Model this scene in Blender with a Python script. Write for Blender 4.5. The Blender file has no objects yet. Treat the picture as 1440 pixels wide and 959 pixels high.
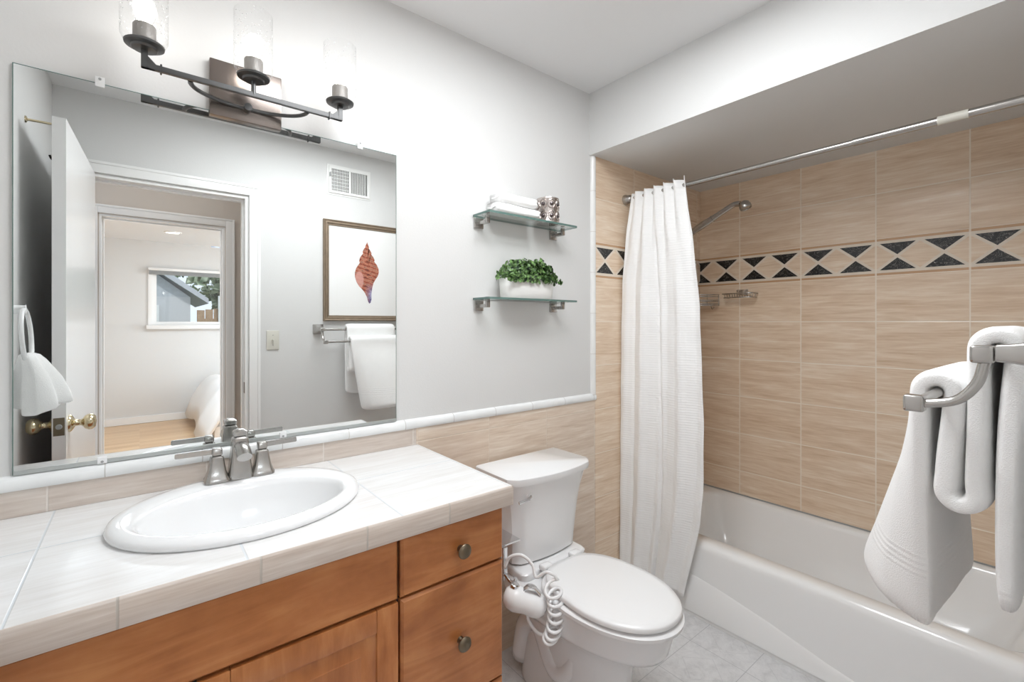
import bpy, bmesh, math, random
from math import sin, cos, pi, radians
from mathutils import Vector, Matrix
random.seed(7)
S = bpy.context.scene
COL = S.collection

# ------------------------------------------------------------------ camera, world, lights
cam = bpy.data.cameras.new('camera'); camo = bpy.data.objects.new('camera', cam); COL.objects.link(camo)
camo.location = (0, -1.4955, 1.335); camo.rotation_euler = (pi/2, 0, -0.6783)
cam.sensor_width = 36; cam.lens = 36*650/1440; cam.shift_y = -25.5/1440; cam.clip_start = .01
S.camera = camo
S.view_settings.view_transform = 'Standard'; S.view_settings.look = 'None'
S.view_settings.exposure = -0.20; S.view_settings.gamma = 1; S.view_settings.use_curve_mapping = False
W = bpy.data.worlds.new('sky'); S.world = W; W.use_nodes = True
W.node_tree.nodes['Background'].inputs[0].default_value = (.80, .88, 1, 1)
W.node_tree.nodes['Background'].inputs[1].default_value = 1.6
BULB = 1.05
def area(name, loc, size, power, rot=(0, 0, 0), col=(1, 1, 1)):
    l = bpy.data.lights.new(name, 'AREA'); l.shape = 'RECTANGLE'; l.size, l.size_y = size; l.energy = power; l.color = col
    o = bpy.data.objects.new(name, l); COL.objects.link(o); o.location = loc; o.rotation_euler = rot; return o
S.cycles.max_bounces = 16; S.cycles.diffuse_bounces = 9; S.cycles.glossy_bounces = 6; S.cycles.transparent_max_bounces = 12
area('bathroom_ceiling_lamp', (.80, -.80, 2.42), (.9, .5), 26, col=(.95, .975, 1))  # added soft fill near the ceiling; no such lamp is seen
area('hall_ceiling_lamp', (.1, -2.05, 2.42), (.8, .5), 3.2, col=(1, .96, .92))  # unseen fill added to light the hall
area('bedroom_ceiling_lamp', (.8, -3.9, 2.42), (1.8, 1.2), 90, col=(.78, .89, 1))  # added fill, kept out of the mirror's view, to brighten the bedroom
area('bedroom_side_window', (4.35, -4.6, 1.5), (2.2, 1.3), 170, (0, radians(90), 0), (.86, .93, 1))  # added to lift the bedroom ceiling, as daylight from an unseen window
sun = bpy.data.lights.new('sun', 'SUN'); sun.energy = 2.2; sun.angle = .1
so = bpy.data.objects.new('sun', sun); COL.objects.link(so); so.rotation_euler = (radians(-42), 0, radians(-25))

# ------------------------------------------------------------------ materials
class NT:
    def __init__(s, name):
        s.m = bpy.data.materials.new(name); s.m.use_nodes = True; s.t = s.m.node_tree
        s.b = s.t.nodes['Principled BSDF']; s.out = s.t.nodes['Material Output']; s._c = None
    def n(s, ty, **k):
        x = s.t.nodes.new(ty)
        for a, v in k.items(): setattr(x, a, v)
        return x
    def l(s, a, b): s.t.links.new(a, b)
    def val(s, sock, v):
        if isinstance(v, (int, float)): sock.default_value = v
        elif isinstance(v, (tuple, list)): sock.default_value = v
        else: s.l(v, sock)
    def co(s):
        if s._c is None:
            t = s.n('ShaderNodeTexCoord'); x = s.n('ShaderNodeSeparateXYZ'); s.l(t.outputs['Object'], x.inputs[0]); s._c = (x.outputs[0], x.outputs[1], x.outputs[2], t.outputs['Object'])
        return s._c
    def M(s, op, a, b=0.0, c=0.0, clamp=False):
        x = s.n('ShaderNodeMath', operation=op); x.use_clamp = clamp
        s.val(x.inputs[0], a); s.val(x.inputs[1], b)
        if len(x.inputs) > 2: s.val(x.inputs[2], c)
        return x.outputs[0]
    def vec(s, x, y, z):
        v = s.n('ShaderNodeCombineXYZ'); s.val(v.inputs[0], x); s.val(v.inputs[1], y); s.val(v.inputs[2], z); return v.outputs[0]
    def noise(s, v, scale=5., detail=4., rough=.5, dist=0.):
        x = s.n('ShaderNodeTexNoise'); s.l(v, x.inputs['Vector']); x.inputs['Scale'].default_value = scale
        x.inputs['Detail'].default_value = detail; x.inputs['Roughness'].default_value = rough; x.inputs['Distortion'].default_value = dist
        return x.outputs['Fac']
    def ramp(s, f, stops):
        x = s.n('ShaderNodeValToRGB'); s.l(f, x.inputs[0]); e = x.color_ramp.elements
        while len(e) < len(stops): e.new(.5)
        for q, (p, c) in zip(e, stops): q.position = p; q.color = (*c, 1)
        return x.outputs[0]
    def mix(s, f, a, b):
        x = s.n('ShaderNodeMix', data_type='RGBA'); s.val(x.inputs[0], f)
        for i, v in ((6, a), (7, b)):
            if isinstance(v, tuple): x.inputs[i].default_value = (*v[:3], 1)
            else: s.l(v, x.inputs[i])
        return x.outputs[2]
    def bump(s, h, strength=.3, dist=.01):
        x = s.n('ShaderNodeBump'); x.inputs['Strength'].default_value = strength; x.inputs['Distance'].default_value = dist
        s.l(h, x.inputs['Height']); s.l(x.outputs[0], s.b.inputs['Normal'])

def srgb(r, g, b):
    f = lambda v: (v/255/12.92) if v/255 <= .04045 else ((v/255+.055)/1.055)**2.4
    return (f(r), f(g), f(b))

def plain(name, col, rough=.5, metal=0., coat=0., nscale=60, nstr=.03, var=.03, spec=.5, sheen=0):
    t = NT(name); c = t.co()
    f = t.noise(c[3], nscale*.2, 3)
    col2 = tuple(v*(1-var) for v in col)
    t.l(t.mix(f, col, col2), t.b.inputs['Base Color'])
    t.b.inputs['Roughness'].default_value = rough; t.b.inputs['Metallic'].default_value = metal
    t.b.inputs['Coat Weight'].default_value = coat; t.b.inputs['Specular IOR Level'].default_value = spec
    if sheen: t.b.inputs['Sheen Weight'].default_value = sheen
    if nstr: t.bump(t.noise(c[3], nscale, 3), nstr, .002)
    return t.m

def terry(name, scale=480):
    t = NT(name); c = t.co()
    t.l(t.mix(t.noise(c[3], 30), (.93, .93, .925), (.89, .89, .885)), t.b.inputs['Base Color'])
    t.b.inputs['Roughness'].default_value = 1; t.b.inputs['Specular IOR Level'].default_value = .1
    t.b.inputs['Sheen Weight'].default_value = .25
    n = t.noise(c[3], scale, 2, .7)
    # woven bands close to the hem
    z = c[2]
    w = t.M('MULTIPLY', t.M('SINE', t.M('MULTIPLY', z, 560.)), t.M('COMPARE', z, .915, .022))
    e = t.M('COMPARE', z, .883, .003)
    t.bump(t.M('ADD', n, t.M('ADD', t.M('MULTIPLY', w, .25), t.M('MULTIPLY', e, 1.3))), .45, .004)
    return t.m

def tile_mat(name, hax, hoff, hp, vax, voff, vp, cols, grout, gw=.0022, border=None, rough=.22, streak=26, upper=None, gbump=.5):
    """stone look tiles: hax/vax are axis indices of the long and short way of the tile"""
    t = NT(name); c = t.co(); h, v = c[hax], c[vax]
    hu = t.M('DIVIDE', t.M('SUBTRACT', h, hoff), hp)
    if upper is not None:       # rows restart above the border
        lo = t.M('DIVIDE', t.M('SUBTRACT', v, voff), vp); hi = t.M('DIVIDE', t.M('SUBTRACT', v, upper[0]), upper[1])
        s = t.M('GREATER_THAN', v, (voff+upper[0])/2)
        vu = t.M('ADD', t.M('MULTIPLY', hi, s), t.M('MULTIPLY', lo, t.M('SUBTRACT', 1., s)))
        vu = t.M('ADD', vu, t.M('MULTIPLY', s, 40.))
    else:
        vu = t.M('DIVIDE', t.M('SUBTRACT', v, voff), vp)
    fh = t.M('FRACT', hu); fv = t.M('FRACT', vu)
    dh = t.M('MULTIPLY', t.M('MINIMUM', fh, t.M('SUBTRACT', 1., fh)), hp)
    dv = t.M('MULTIPLY', t.M('MINIMUM', fv, t.M('SUBTRACT', 1., fv)), vp)
    d = t.M('MINIMUM', dh, dv)
    g = t.M('SUBTRACT', 1., t.M('MULTIPLY', t.M('SUBTRACT', d, gw*.35), 1/(gw*.65), clamp=True), clamp=True)
    tid = t.vec(t.M('FLOOR', hu), t.M('FLOOR', vu), 3.3)
    wn = t.n('ShaderNodeTexWhiteNoise'); t.l(tid, wn.inputs['Vector']); r = wn.outputs['Value']
    off = t.M('MULTIPLY', r, 17.)
    p1 = t.vec(t.M('ADD', t.M('MULTIPLY', h, 2.8), off), t.M('MULTIPLY', v, streak), off)
    p2 = t.vec(t.M('ADD', t.M('MULTIPLY', h, 9.), off), t.M('MULTIPLY', v, streak*5), 0.)
    n1 = t.noise(p1, 1., 5, .6, .6); n2 = t.noise(p2, 1., 3, .55, .4)
    f = t.M('ADD', t.M('MULTIPLY', n1, .58), t.M('MULTIPLY', n2, .42))
    f = t.M('ADD', f, t.M('MULTIPLY', t.M('SUBTRACT', r, .5), .05))
    col = t.ramp(f, [(.30, cols[0]), (.45, cols[1]), (.56, cols[2]), (.72, cols[3])])
    rest = g
    if border:
        z0, z1, per, org = border
        zm = (z0+z1)/2; hh = (z1-z0)/2-.019
        vz = t.M('DIVIDE', t.M('ABSOLUTE', t.M('SUBTRACT', v, zm)), hh)
        a = t.M('FRACT', t.M('DIVIDE', t.M('SUBTRACT', h, org), per))
        a = t.M('MULTIPLY', t.M('ABSOLUTE', t.M('SUBTRACT', a, .5)), 2.)   # 0 at the crossing, 1 at a diamond
        sgn = t.M('SUBTRACT', vz, a)
        black = t.M('MULTIPLY', t.M('GREATER_THAN', sgn, .11), t.M('LESS_THAN', vz, .93))
        line = t.M('LESS_THAN', t.M('ABSOLUTE', sgn), .11)
        edge = t.M('MULTIPLY', t.M('GREATER_THAN', vz, .93), t.M('LESS_THAN', vz, 1.12))
        liner = t.M('GREATER_THAN', vz, 1.12)
        inside = t.M('COMPARE', v, zm, (z1-z0)/2)
        vein = t.M('LESS_THAN', t.M('ABSOLUTE', t.M('SUBTRACT', t.noise(t.vec(t.M('MULTIPLY', h, 22.), t.M('MULTIPLY', v, 30.), 0.), 1.6, 4, .6, 1.2), .5)), .0045)
        blk = t.mix(vein, (.008, .008, .009), (.42, .40, .36))
        bc = t.mix(black, col, blk)
        bc = t.mix(t.M('MAXIMUM', line, edge), bc, srgb(226, 214, 198))
        bc = t.mix(liner, bc, srgb(196, 158, 122))
        gb = t.M('MAXIMUM', t.M('MULTIPLY', t.M('LESS_THAN', dh, gw), .8), 0.)
        bc = t.mix(gb, bc, grout)
        outc = t.mix(g, col, grout)
        fin = t.mix(inside, outc, bc)
        hgt = t.M('SUBTRACT', 1., t.M('MULTIPLY', t.M('MAXIMUM', t.M('MULTIPLY', g, t.M('SUBTRACT', 1., inside)), t.M('MULTIPLY', t.M('MAXIMUM', line, edge), inside)), .8))
    else:
        fin = t.mix(g, col, grout); hgt = t.M('SUBTRACT', 1., g)
    t.l(fin, t.b.inputs['Base Color'])
    t.b.inputs['Roughness'].default_value = rough
    t.bump(t.M('ADD', hgt, t.M('MULTIPLY', n1, .25)), gbump, .0015)
    return t.m

def wood(name, c1, c2, c3, ax=0, rough=.35):
    t = NT(name); c = t.co(); s = [9., 9., 9.]; s[ax] = 1.2
    v = t.vec(t.M('MULTIPLY', c[0], s[0]), t.M('MULTIPLY', c[1], s[1]), t.M('MULTIPLY', c[2], s[2]))
    n = t.noise(v, 2.2, 7, .6, 1.2); n2 = t.noise(c[3], 9., 4, .55)
    f = t.M('ADD', t.M('MULTIPLY', n, .6), t.M('MULTIPLY', n2, .4))
    t.l(t.ramp(f, [(.33, c1), (.5, c2), (.66, c3)]), t.b.inputs['Base Color'])
    t.b.inputs['Roughness'].default_value = rough; t.b.inputs['Coat Weight'].default_value = .15
    t.bump(n, .05, .002)
    return t.m

def floor_mat():
    t = NT('vinyl_floor'); c = t.co(); p = .228
    fx = t.M('FRACT', t.M('DIVIDE', t.M('ADD', c[0], .02), p)); fy = t.M('FRACT', t.M('DIVIDE', t.M('ADD', c[1], .452+p*2), p))
    ax = t.M('MULTIPLY', t.M('MINIMUM', fx, t.M('SUBTRACT', 1., fx)), p); ay = t.M('MULTIPLY', t.M('MINIMUM', fy, t.M('SUBTRACT', 1., fy)), p)
    g = t.M('LESS_THAN', t.M('MINIMUM', ax, ay), .0012)
    dd = t.M('ADD', t.M('ABSOLUTE', t.M('SUBTRACT', fx, .5)), t.M('ABSOLUTE', t.M('SUBTRACT', fy, .5)))
    dia = t.M('LESS_THAN', t.M('ABSOLUTE', t.M('SUBTRACT', dd, .36)), .009)
    n = t.noise(c[3], 14., 7, .65, 1.5); n2 = t.noise(c[3], 45., 5, .7, 1.)
    col = t.ramp(t.M('ADD', t.M('MULTIPLY', n, .6), t.M('MULTIPLY', n2, .4)), [(.32, srgb(196, 196, 197)), (.5, srgb(215, 215, 216)), (.68, srgb(226, 226, 227))])
    col = t.mix(t.M('MULTIPLY', dia, .35), col, srgb(185, 185, 188))
    col = t.mix(t.M('MULTIPLY', g, .8), col, srgb(172, 172, 175))
    t.l(col, t.b.inputs['Base Color']); t.b.inputs['Roughness'].default_value = .38
    return t.m

def planks():
    t = NT('oak_floor'); c = t.co(); p = .057
    f = t.M('FRACT', t.M('DIVIDE', c[1], p)); tid = t.vec(t.M('FLOOR', t.M('DIVIDE', c[1], p)), t.M('FLOOR', t.M('MULTIPLY', c[0], 1.1)), 0.)
    wn = t.n('ShaderNodeTexWhiteNoise'); t.l(tid, wn.inputs['Vector'])
    n = t.noise(t.vec(t.M('MULTIPLY', c[0], 3.), t.M('MULTIPLY', c[1], 60.), 0.), 1., 4, .6)
    col = t.ramp(t.M('ADD', t.M('MULTIPLY', wn.outputs['Value'], .4), t.M('MULTIPLY', n, .6)), [(.2, srgb(190, 152, 112)), (.5, srgb(206, 170, 130)), (.8, srgb(220, 188, 150))])
    t.l(t.mix(t.M('LESS_THAN', f, .03), col, srgb(150, 105, 65)), t.b.inputs['Base Color']); t.b.inputs['Roughness'].default_value = .3
    return t.m

def emis(name, col, st):
    t = NT(name); t.b.inputs['Base Color'].default_value = (*col, 1)
    t.b.inputs['Emission Color'].default_value = (*col, 1); t.b.inputs['Emission Strength'].default_value = st
    return t.m

def thin_glass(name, tint, seeds=False, fres=1.45, rough=.02, amount=1.0):
    t = NT(name); c = t.co()
    tr = t.n('ShaderNodeBsdfTransparent'); tr.inputs[0].default_value = (*tint, 1)
    gl = t.n('ShaderNodeBsdfGlossy'); gl.inputs['Roughness'].default_value = rough
    fr = t.n('ShaderNodeLayerWeight'); fr.inputs[0].default_value = .5
    mx = t.n('ShaderNodeMixShader'); r0 = ((fres-1)/(fres+1))**2
    fac = t.M('ADD', r0, t.M('MULTIPLY', 1-r0, t.M('POWER', fr.outputs['Facing'], 4.2)))
    if seeds:
        v = t.n('ShaderNodeTexVoronoi'); t.l(c[3], v.inputs['Vector']); v.inputs['Scale'].default_value = 110
        sd = t.M('LESS_THAN', v.outputs['Distance'], .17)
        t.seed = sd
        b = t.n('ShaderNodeBump'); b.inputs['Strength'].default_value = .5; b.inputs['Distance'].default_value = .002
        t.l(t.noise(c[3], 60.), b.inputs['Height']); t.l(b.outputs[0], gl.inputs['Normal']); t.l(b.outputs[0], fr.inputs['Normal'])
    fac = t.M('MULTIPLY', fac, amount)
    t.l(fac, mx.inputs[0]); t.l(tr.outputs[0], mx.inputs[1]); t.l(gl.outputs[0], mx.inputs[2]); 
    if seeds:
        df = t.n('ShaderNodeBsdfDiffuse'); df.inputs[0].default_value = (.9, .9, .9, 1); m2 = t.n('ShaderNodeMixShader')
        t.l(t.M('MULTIPLY', t.seed, .35), m2.inputs[0]); t.l(mx.outputs[0], m2.inputs[1]); t.l(df.outputs[0], m2.inputs[2]); mx = m2
    t.l(mx.outputs[0], t.out.inputs[0])
    return t.m

WALLC = srgb(214, 214, 213)
M = {}
M['wall'] = plain('wall_paint', WALLC, .6, nscale=140, nstr=.15, var=.015)
M['ceil'] = plain('ceiling_paint', srgb(228, 228, 228), .7, nscale=150, nstr=.12, var=.01)
M['hall'] = plain('hall_paint', srgb(206, 198, 190), .65, nscale=120, nstr=.1, var=.01)
M['trim'] = plain('white_trim_paint', srgb(236, 236, 235), .28, nstr=.02, var=.01)
M['door'] = plain('door_paint', srgb(236, 236, 236), .22, nstr=.02, var=.01)
TAN = [srgb(206, 178, 150), srgb(221, 197, 171), srgb(230, 210, 187), srgb(241, 229, 213)]
BEI = [srgb(190, 176, 165), srgb(203, 191, 181), srgb(211, 201, 192), srgb(224, 217, 210)]
GRT = srgb(240, 229, 214)
M['tile_r'] = tile_mat('travertine_wall_tile', 1, -.25, .315, 2, 1.555, .2135, TAN, GRT, gw=.0034, border=(1.555, 1.725, .1575, -.25), upper=(1.725, .2125))
M['tile_b'] = tile_mat('travertine_wall_tile_end', 0, .77, .3125, 2, 1.555, .2135, TAN, GRT, border=(1.555, 1.725, .1575, 1.708), upper=(1.725, .2125))
WAI = [tuple(.45*p+.55*q for p, q in zip(u, v)) for u, v in zip(BEI, TAN)]  # same tile as the shower; its greyer tone holds the light difference
M['tile_w'] = tile_mat('travertine_wainscot_tile', 0, .77, .3125, 2, 1.555, .2135, WAI, srgb(222, 208, 192))
CT = [srgb(215, 213, 211), srgb(222, 221, 220), srgb(227, 227, 227), srgb(234, 234, 235)]  # whitewashed travertine; white cast of the light is put into the colour
M['tile_c'] = tile_mat('counter_tile', 0, .1535, .305, 1, -.547, .305, CT, srgb(212, 217, 221), gw=.0026, rough=.2, streak=22)
M['tile_e'] = tile_mat('counter_edge_tile', 0, .375, .201, 2, .7, .5, BEI, srgb(190, 184, 176), gw=.0026, rough=.25, streak=40)
M['tile_s'] = tile_mat('backsplash_tile', 0, .141, .305, 2, .6, .5, BEI, srgb(220, 212, 204), gw=.0026, rough=.25, streak=26)
M['cap'] = tile_mat('cap_tile', 0, -.065, .196, 1, -.9, 5., [srgb(228, 230, 230)]*2+[srgb(236, 238, 238)]*2, srgb(200, 198, 194), gw=.0016, rough=.15)
M['capv'] = tile_mat('bullnose_tile', 2, .99, .196, 1, -.9, 5., [srgb(228, 228, 226)]*2+[srgb(236, 236, 234)]*2, srgb(205, 200, 194), gw=.0014, rough=.15)
M['floor'] = floor_mat(); M['oak'] = planks()
M['wood'] = wood('maple_cabinet', srgb(146, 86, 44), srgb(173, 109, 61), srgb(194, 132, 80), 0)
M['woodv'] = wood('maple_cabinet_upright', srgb(146, 86, 44), srgb(173, 109, 61), srgb(194, 132, 80), 2)
M['dark'] = plain('dark_gap', (.03, .018, .012), .8)
M['porc'] = plain('white_porcelain', (.83, .835, .84), .12, coat=.4, nstr=0, var=.01)
M['plast'] = plain('white_plastic', (.85, .855, .86), .25, nstr=0, var=.01)
M['tub'] = plain('tub_enamel', (.89, .89, .885), .16, coat=.3, nstr=0, var=.01)
M['nickel'] = plain('brushed_nickel', (.47, .455, .435), .25, 1, nscale=300, nstr=.03)
M['chrome'] = plain('chrome', (.75, .75, .76), .12, 1, nstr=0)
M['bronze'] = plain('dark_bronze', (.11, .11, .11), .34, .85, nstr=.02)
M['bronze2'] = plain('brushed_bronze_plate', (.24, .205, .185), .25, .9, nstr=.01)
M['knob'] = plain('antique_pewter', (.19, .155, .11), .32, 1, nstr=.05)
M['brass'] = plain('polished_brass', (.72, .62, .42), .16, 1, nstr=0)
M['mirror'] = plain('mirror_silver', (.85, .87, .865), 0.0, 1, nstr=0, var=0)
M['gedge'] = plain('glass_edge', srgb(96, 122, 116), .12, nstr=0)
M['glass'] = thin_glass('clear_glass', (.965, .985, .977))
M['shade'] = thin_glass('seeded_glass', (.99, .99, .99), True, fres=1.3, amount=.75)
M['wing'] = thin_glass('window_glass', (.97, .98, .98))
M['bulb'] = emis('lit_bulb', (1, .965, .92), BULB*12)
M['down'] = emis('downlight_lens', (1, .97, .92), 3.)
M['socket'] = plain('grey_socket', (.36, .34, .32), .5, .3, nscale=200, nstr=.3, var=.3)
M['terry'] = terry('white_terry')
M['linen'] = plain('white_linen', (.84, .84, .83), .9, nscale=300, nstr=.2, sheen=.1, spec=.2)
M['pot'] = plain('white_ceramic_pot', (.82, .82, .80), .45, nscale=20, nstr=.1)
M['grey'] = plain('grey_plastic', (.35, .36, .36), .4)
M['alu'] = plain('aluminium_channel', (.50, .53, .52), .35, .7)  # grey of the strip that paints the shaded cap's reflection
M['black'] = plain('black_metal', (.03, .03, .03), .4, .5)
M['silver'] = plain('antique_silver', (.62, .56, .53), .22, 1, nscale=90, nstr=.2)
M['gem'] = plain('dark_gem', (.05, .03, .03), .05, .2, coat=1, nstr=0)
M['paper'] = plain('mat_board', srgb(236, 236, 235), .8, nstr=.02, var=.01)
M['pframe'] = plain('champagne_frame', srgb(150, 132, 112), .45, .35, nscale=160, nstr=.4, var=.4)
M['duvet'] = plain('white_duvet', (.80, .79, .78), .95, nscale=40, nstr=.4)
M['switch'] = plain('ivory_switch_plate', srgb(208, 206, 196), .4, nstr=0)
M['vent'] = plain('vent_enamel', srgb(232, 232, 230), .4, nstr=0)
M['fan'] = plain('fan_blade_finish', srgb(150, 158, 172), .5)
M['siding'] = plain('grey_siding', srgb(205, 205, 208), .8)
M['roofm'] = plain('shingle_roof', srgb(205, 208, 214), .9, nscale=60, nstr=.5, var=.3)
M['bark'] = plain('bark', (.08, .06, .045), .9, nscale=40, nstr=.6)
M['fence'] = wood('cedar_fence', srgb(150, 120, 95), srgb(170, 140, 112), srgb(188, 160, 130), 2, .8)
M['grass'] = plain('lawn', (.10, .16, .05), 1, nscale=30, nstr=.5, var=.4)
def leafm(name, a, b, sc=40):
    t = NT(name); c = t.co(); t.l(t.mix(t.ramp(t.noise(c[3], sc, 3), [(.35, (0, 0, 0)), (.65, (1, 1, 1))]), a, b), t.b.inputs['Base Color']); t.b.inputs['Roughness'].default_value = .45; return t.m
M['leaf'] = leafm('glossy_leaf', srgb(20, 46, 24), srgb(122, 160, 92), 70)  # paler patches put the leaf highlights into the colour
M['tree'] = leafm('tree_leaf', srgb(84, 108, 74), srgb(188, 198, 170), 3)
# curtain: fine horizontal ribs
t = NT('waffle_curtain'); c = t.co()
t.l(t.mix(t.noise(c[3], 12), (.90, .90, .895), (.86, .86, .855)), t.b.inputs['Base Color']); t.b.inputs['Roughness'].default_value = .85; t.b.inputs['Specular IOR Level'].default_value = .2
rib = t.M('SINE', t.M('MULTIPLY', c[2], 560.)); cr = t.M('ADD', t.M('COMPARE', c[2], .735, .0025), t.M('ADD', t.M('COMPARE', c[2], 1.33, .0025), t.M('COMPARE', c[2], 1.925, .003)))
t.bump(t.M('ADD', t.M('MULTIPLY', rib, .5), t.M('MULTIPLY', cr, 2.)), .3, .002); M['curtain'] = t.m
# painted shell colours
t = NT('shell_watercolour'); c = t.co(); z = c[2]
band = t.M('ADD', t.M('MULTIPLY', t.M('SINE', t.M('ADD', t.M('MULTIPLY', z, 230.), t.M('MULTIPLY', c[0], 60.))), .13), t.M('MULTIPLY', t.noise(c[3], 38., 4, .6, 1.), .9))
colr = t.ramp(band, [(.18, srgb(96, 52, 44)), (.38, srgb(160, 84, 62)), (.52, srgb(188, 128, 104)), (.66, srgb(132, 88, 74)), (.85, srgb(214, 186, 164))])
low = t.M('MULTIPLY', t.M('SUBTRACT', 1.60, z), 14., clamp=True); low = t.M('MULTIPLY', low, t.M('MULTIPLY', t.M('SUBTRACT', c[0], 1.155), 25., clamp=True))
sqr = lambda a_, b_, w_: t.M('POWER', t.M('ABSOLUTE', t.M('DIVIDE', t.M('SUBTRACT', a_, b_), w_)), 2.)
pink = t.M('MULTIPLY', t.M('SUBTRACT', 1., t.M('ADD', sqr(c[0], 1.118, .030), sqr(z, 1.615, .062)), clamp=True), 3., clamp=True)
colr = t.mix(t.M('MULTIPLY', pink, .7), colr, srgb(214, 160, 150))
t.l(t.mix(low, colr, t.ramp(t.noise(c[3], 60.), [(.4, srgb(84, 86, 130)), (.6, srgb(160, 158, 190))])), t.b.inputs['Base Color']); t.b.inputs['Roughness'].default_value = .8; M['shell'] = t.m

# ------------------------------------------------------------------ geometry helpers
def finish(name, bm, mat, parent=None, smooth=None, mods=None):
    me = bpy.data.meshes.new(name); bmesh.ops.recalc_face_normals(bm, faces=bm.faces[:]); bm.to_mesh(me); bm.free()
    me.materials.append(mat)
    o = bpy.data.objects.new(name, me); COL.objects.link(o)
    if smooth is not None:
        for p in me.polygons: p.use_smooth = True
        if smooth < 180: me.set_sharp_from_angle(angle=radians(smooth))
    if parent: 
        o.parent = parent; o.matrix_parent_inverse = Matrix.Translation(-wloc(parent))
    return o
def wloc(o):
    v = Vector(o.location)
    if o.parent: v = Vector((0, 0, 0)) if o.type == 'MESH' else v
    return v
def thing(name, label, cat, loc, group=None):
    o = bpy.data.objects.new(name, None); COL.objects.link(o); o.location = loc; o.empty_display_size = .05
    o['label'] = label; o['category'] = cat
    if group: o['group'] = group
    return o
def tag(o, label, cat, group=None):
    o['label'] = label; o['category'] = cat
    if group: o['group'] = group
    return o
def struct(o): o['kind'] = 'structure'; return o
NB = bmesh.new
def box(bm, x0, x1, y0, y1, z0, z1, bev=0., seg=2):
    r = bmesh.ops.create_cube(bm, size=1); vs = r['verts']
    for v in vs: v.co = Vector(((x0+x1)/2+v.co.x*(x1-x0), (y0+y1)/2+v.co.y*(y1-y0), (z0+z1)/2+v.co.z*(z1-z0)))
    if bev:
        es = list({e for v in vs for e in v.link_edges})
        bmesh.ops.bevel(bm, geom=es, offset=bev, segments=seg, affect='EDGES', profile=.6)
    return bm
def loft(bm, loops, close=True, cap0=True, cap1=True):
    rows = [[bm.verts.new(p) for p in L] for L in loops]
    n = len(rows[0])
    for a, b in zip(rows, rows[1:]):
        for i in range(n if close else n-1):
            j = (i+1) % n
            bm.faces.new((a[i], a[j], b[j], b[i]))
    if cap0 and close: bm.faces.new(rows[0][::-1])
    if cap1 and close: bm.faces.new(rows[-1])
    return rows
def lathe(bm, prof, c=(0, 0, 0), axis='Z', n=32, cap=True):
    c = Vector(c)
    A = {'Z': (Vector((1, 0, 0)), Vector((0, 1, 0)), Vector((0, 0, 1))), 'Y': (Vector((1, 0, 0)), Vector((0, 0, 1)), Vector((0, 1, 0))), 'X': (Vector((0, 1, 0)), Vector((0, 0, 1)), Vector((1, 0, 0)))}
    if isinstance(axis, str): u, v, w = A[axis]
    else:
        w = Vector(axis).normalized(); u = w.orthogonal().normalized(); v = w.cross(u)
    loft(bm, [[c+u*(r*cos(2*pi*i/n))+v*(r*sin(2*pi*i/n))+w*h for i in range(n)] for r, h in prof], True, cap, cap)
    return bm
def catmull(P, k=6):
    P = [Vector(p) for p in P]; Q = [P[0]*2-P[1]]+P+[P[-1]*2-P[-2]]; out = []
    for i in range(1, len(Q)-2):
        a, b, c, d = Q[i-1:i+3]
        for j in range(k):
            s = j/k; out.append(.5*((2*b)+(c-a)*s+(2*a-5*b+4*c-d)*s*s+(3*b-a-3*c+d)*s**3))
    out.append(P[-1]); return out
def tube(bm, pts, r, n=12, cap=True, flat=None):
    pts = [Vector(p) for p in pts]; m = len(pts); loops = []; up = None
    for i, p in enumerate(pts):
        T = (pts[min(i+1, m-1)]-pts[max(i-1, 0)]).normalized()
        if up is None: up = T.orthogonal().normalized() if flat is None else Vector(flat)
        if flat is not None: up = Vector(flat)
        u = (up-T*up.dot(T)).normalized(); v = T.cross(u); up = u
        rr = r[i] if isinstance(r, list) else r
        ra, rb = rr if isinstance(rr, tuple) else (rr, rr)
        loops.append([p+u*(ra*cos(2*pi*j/n))+v*(rb*sin(2*pi*j/n)) for j in range(n)])
    loft(bm, loops, True, cap, cap); return bm
def bar(bm, a, b, w, h, up=(0, 0, 1), bev=.001):
    a, b = Vector(a), Vector(b); T = (b-a).normalized(); up = Vector(up); u = (up-T*up.dot(T)).normalized(); v = T.cross(u)
    L = []
    for p in (a, b): L.append([p+u*(h/2)*s+v*(w/2)*t_ for s, t_ in ((1, 1), (1, -1), (-1, -1), (-1, 1))])
    before = set(bm.edges); loft(bm, L)
    if bev: bmesh.ops.bevel(bm, geom=[e for e in bm.edges if e not in before], offset=bev, segments=2, affect='EDGES')
    return bm
def prism(bm, poly, ax, d0, d1):
    def P(a, b, d): return {'x': (d, a, b), 'y': (a, d, b), 'z': (a, b, d)}[ax]
    loft(bm, [[P(a, b, d0) for a, b in poly], [P(a, b, d1) for a, b in poly]]); return bm
def rrect(x0, x1, y0, y1, r, k=6):
    out = []
    for cx, cy, a0 in ((x1-r, y1-r, 0), (x0+r, y1-r, 90), (x0+r, y0+r, 180), (x1-r, y0+r, 270)):
        for j in range(k+1):
            a = radians(a0+90*j/k); out.append((cx+r*cos(a), cy+r*sin(a)))
    return out
def part(name, bm, mat, parent, smooth=40): return finish(name, bm, mat, parent, smooth)

XL, XR, YF, ZC = -.3135, 2.69, -1.5, 2.434
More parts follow.
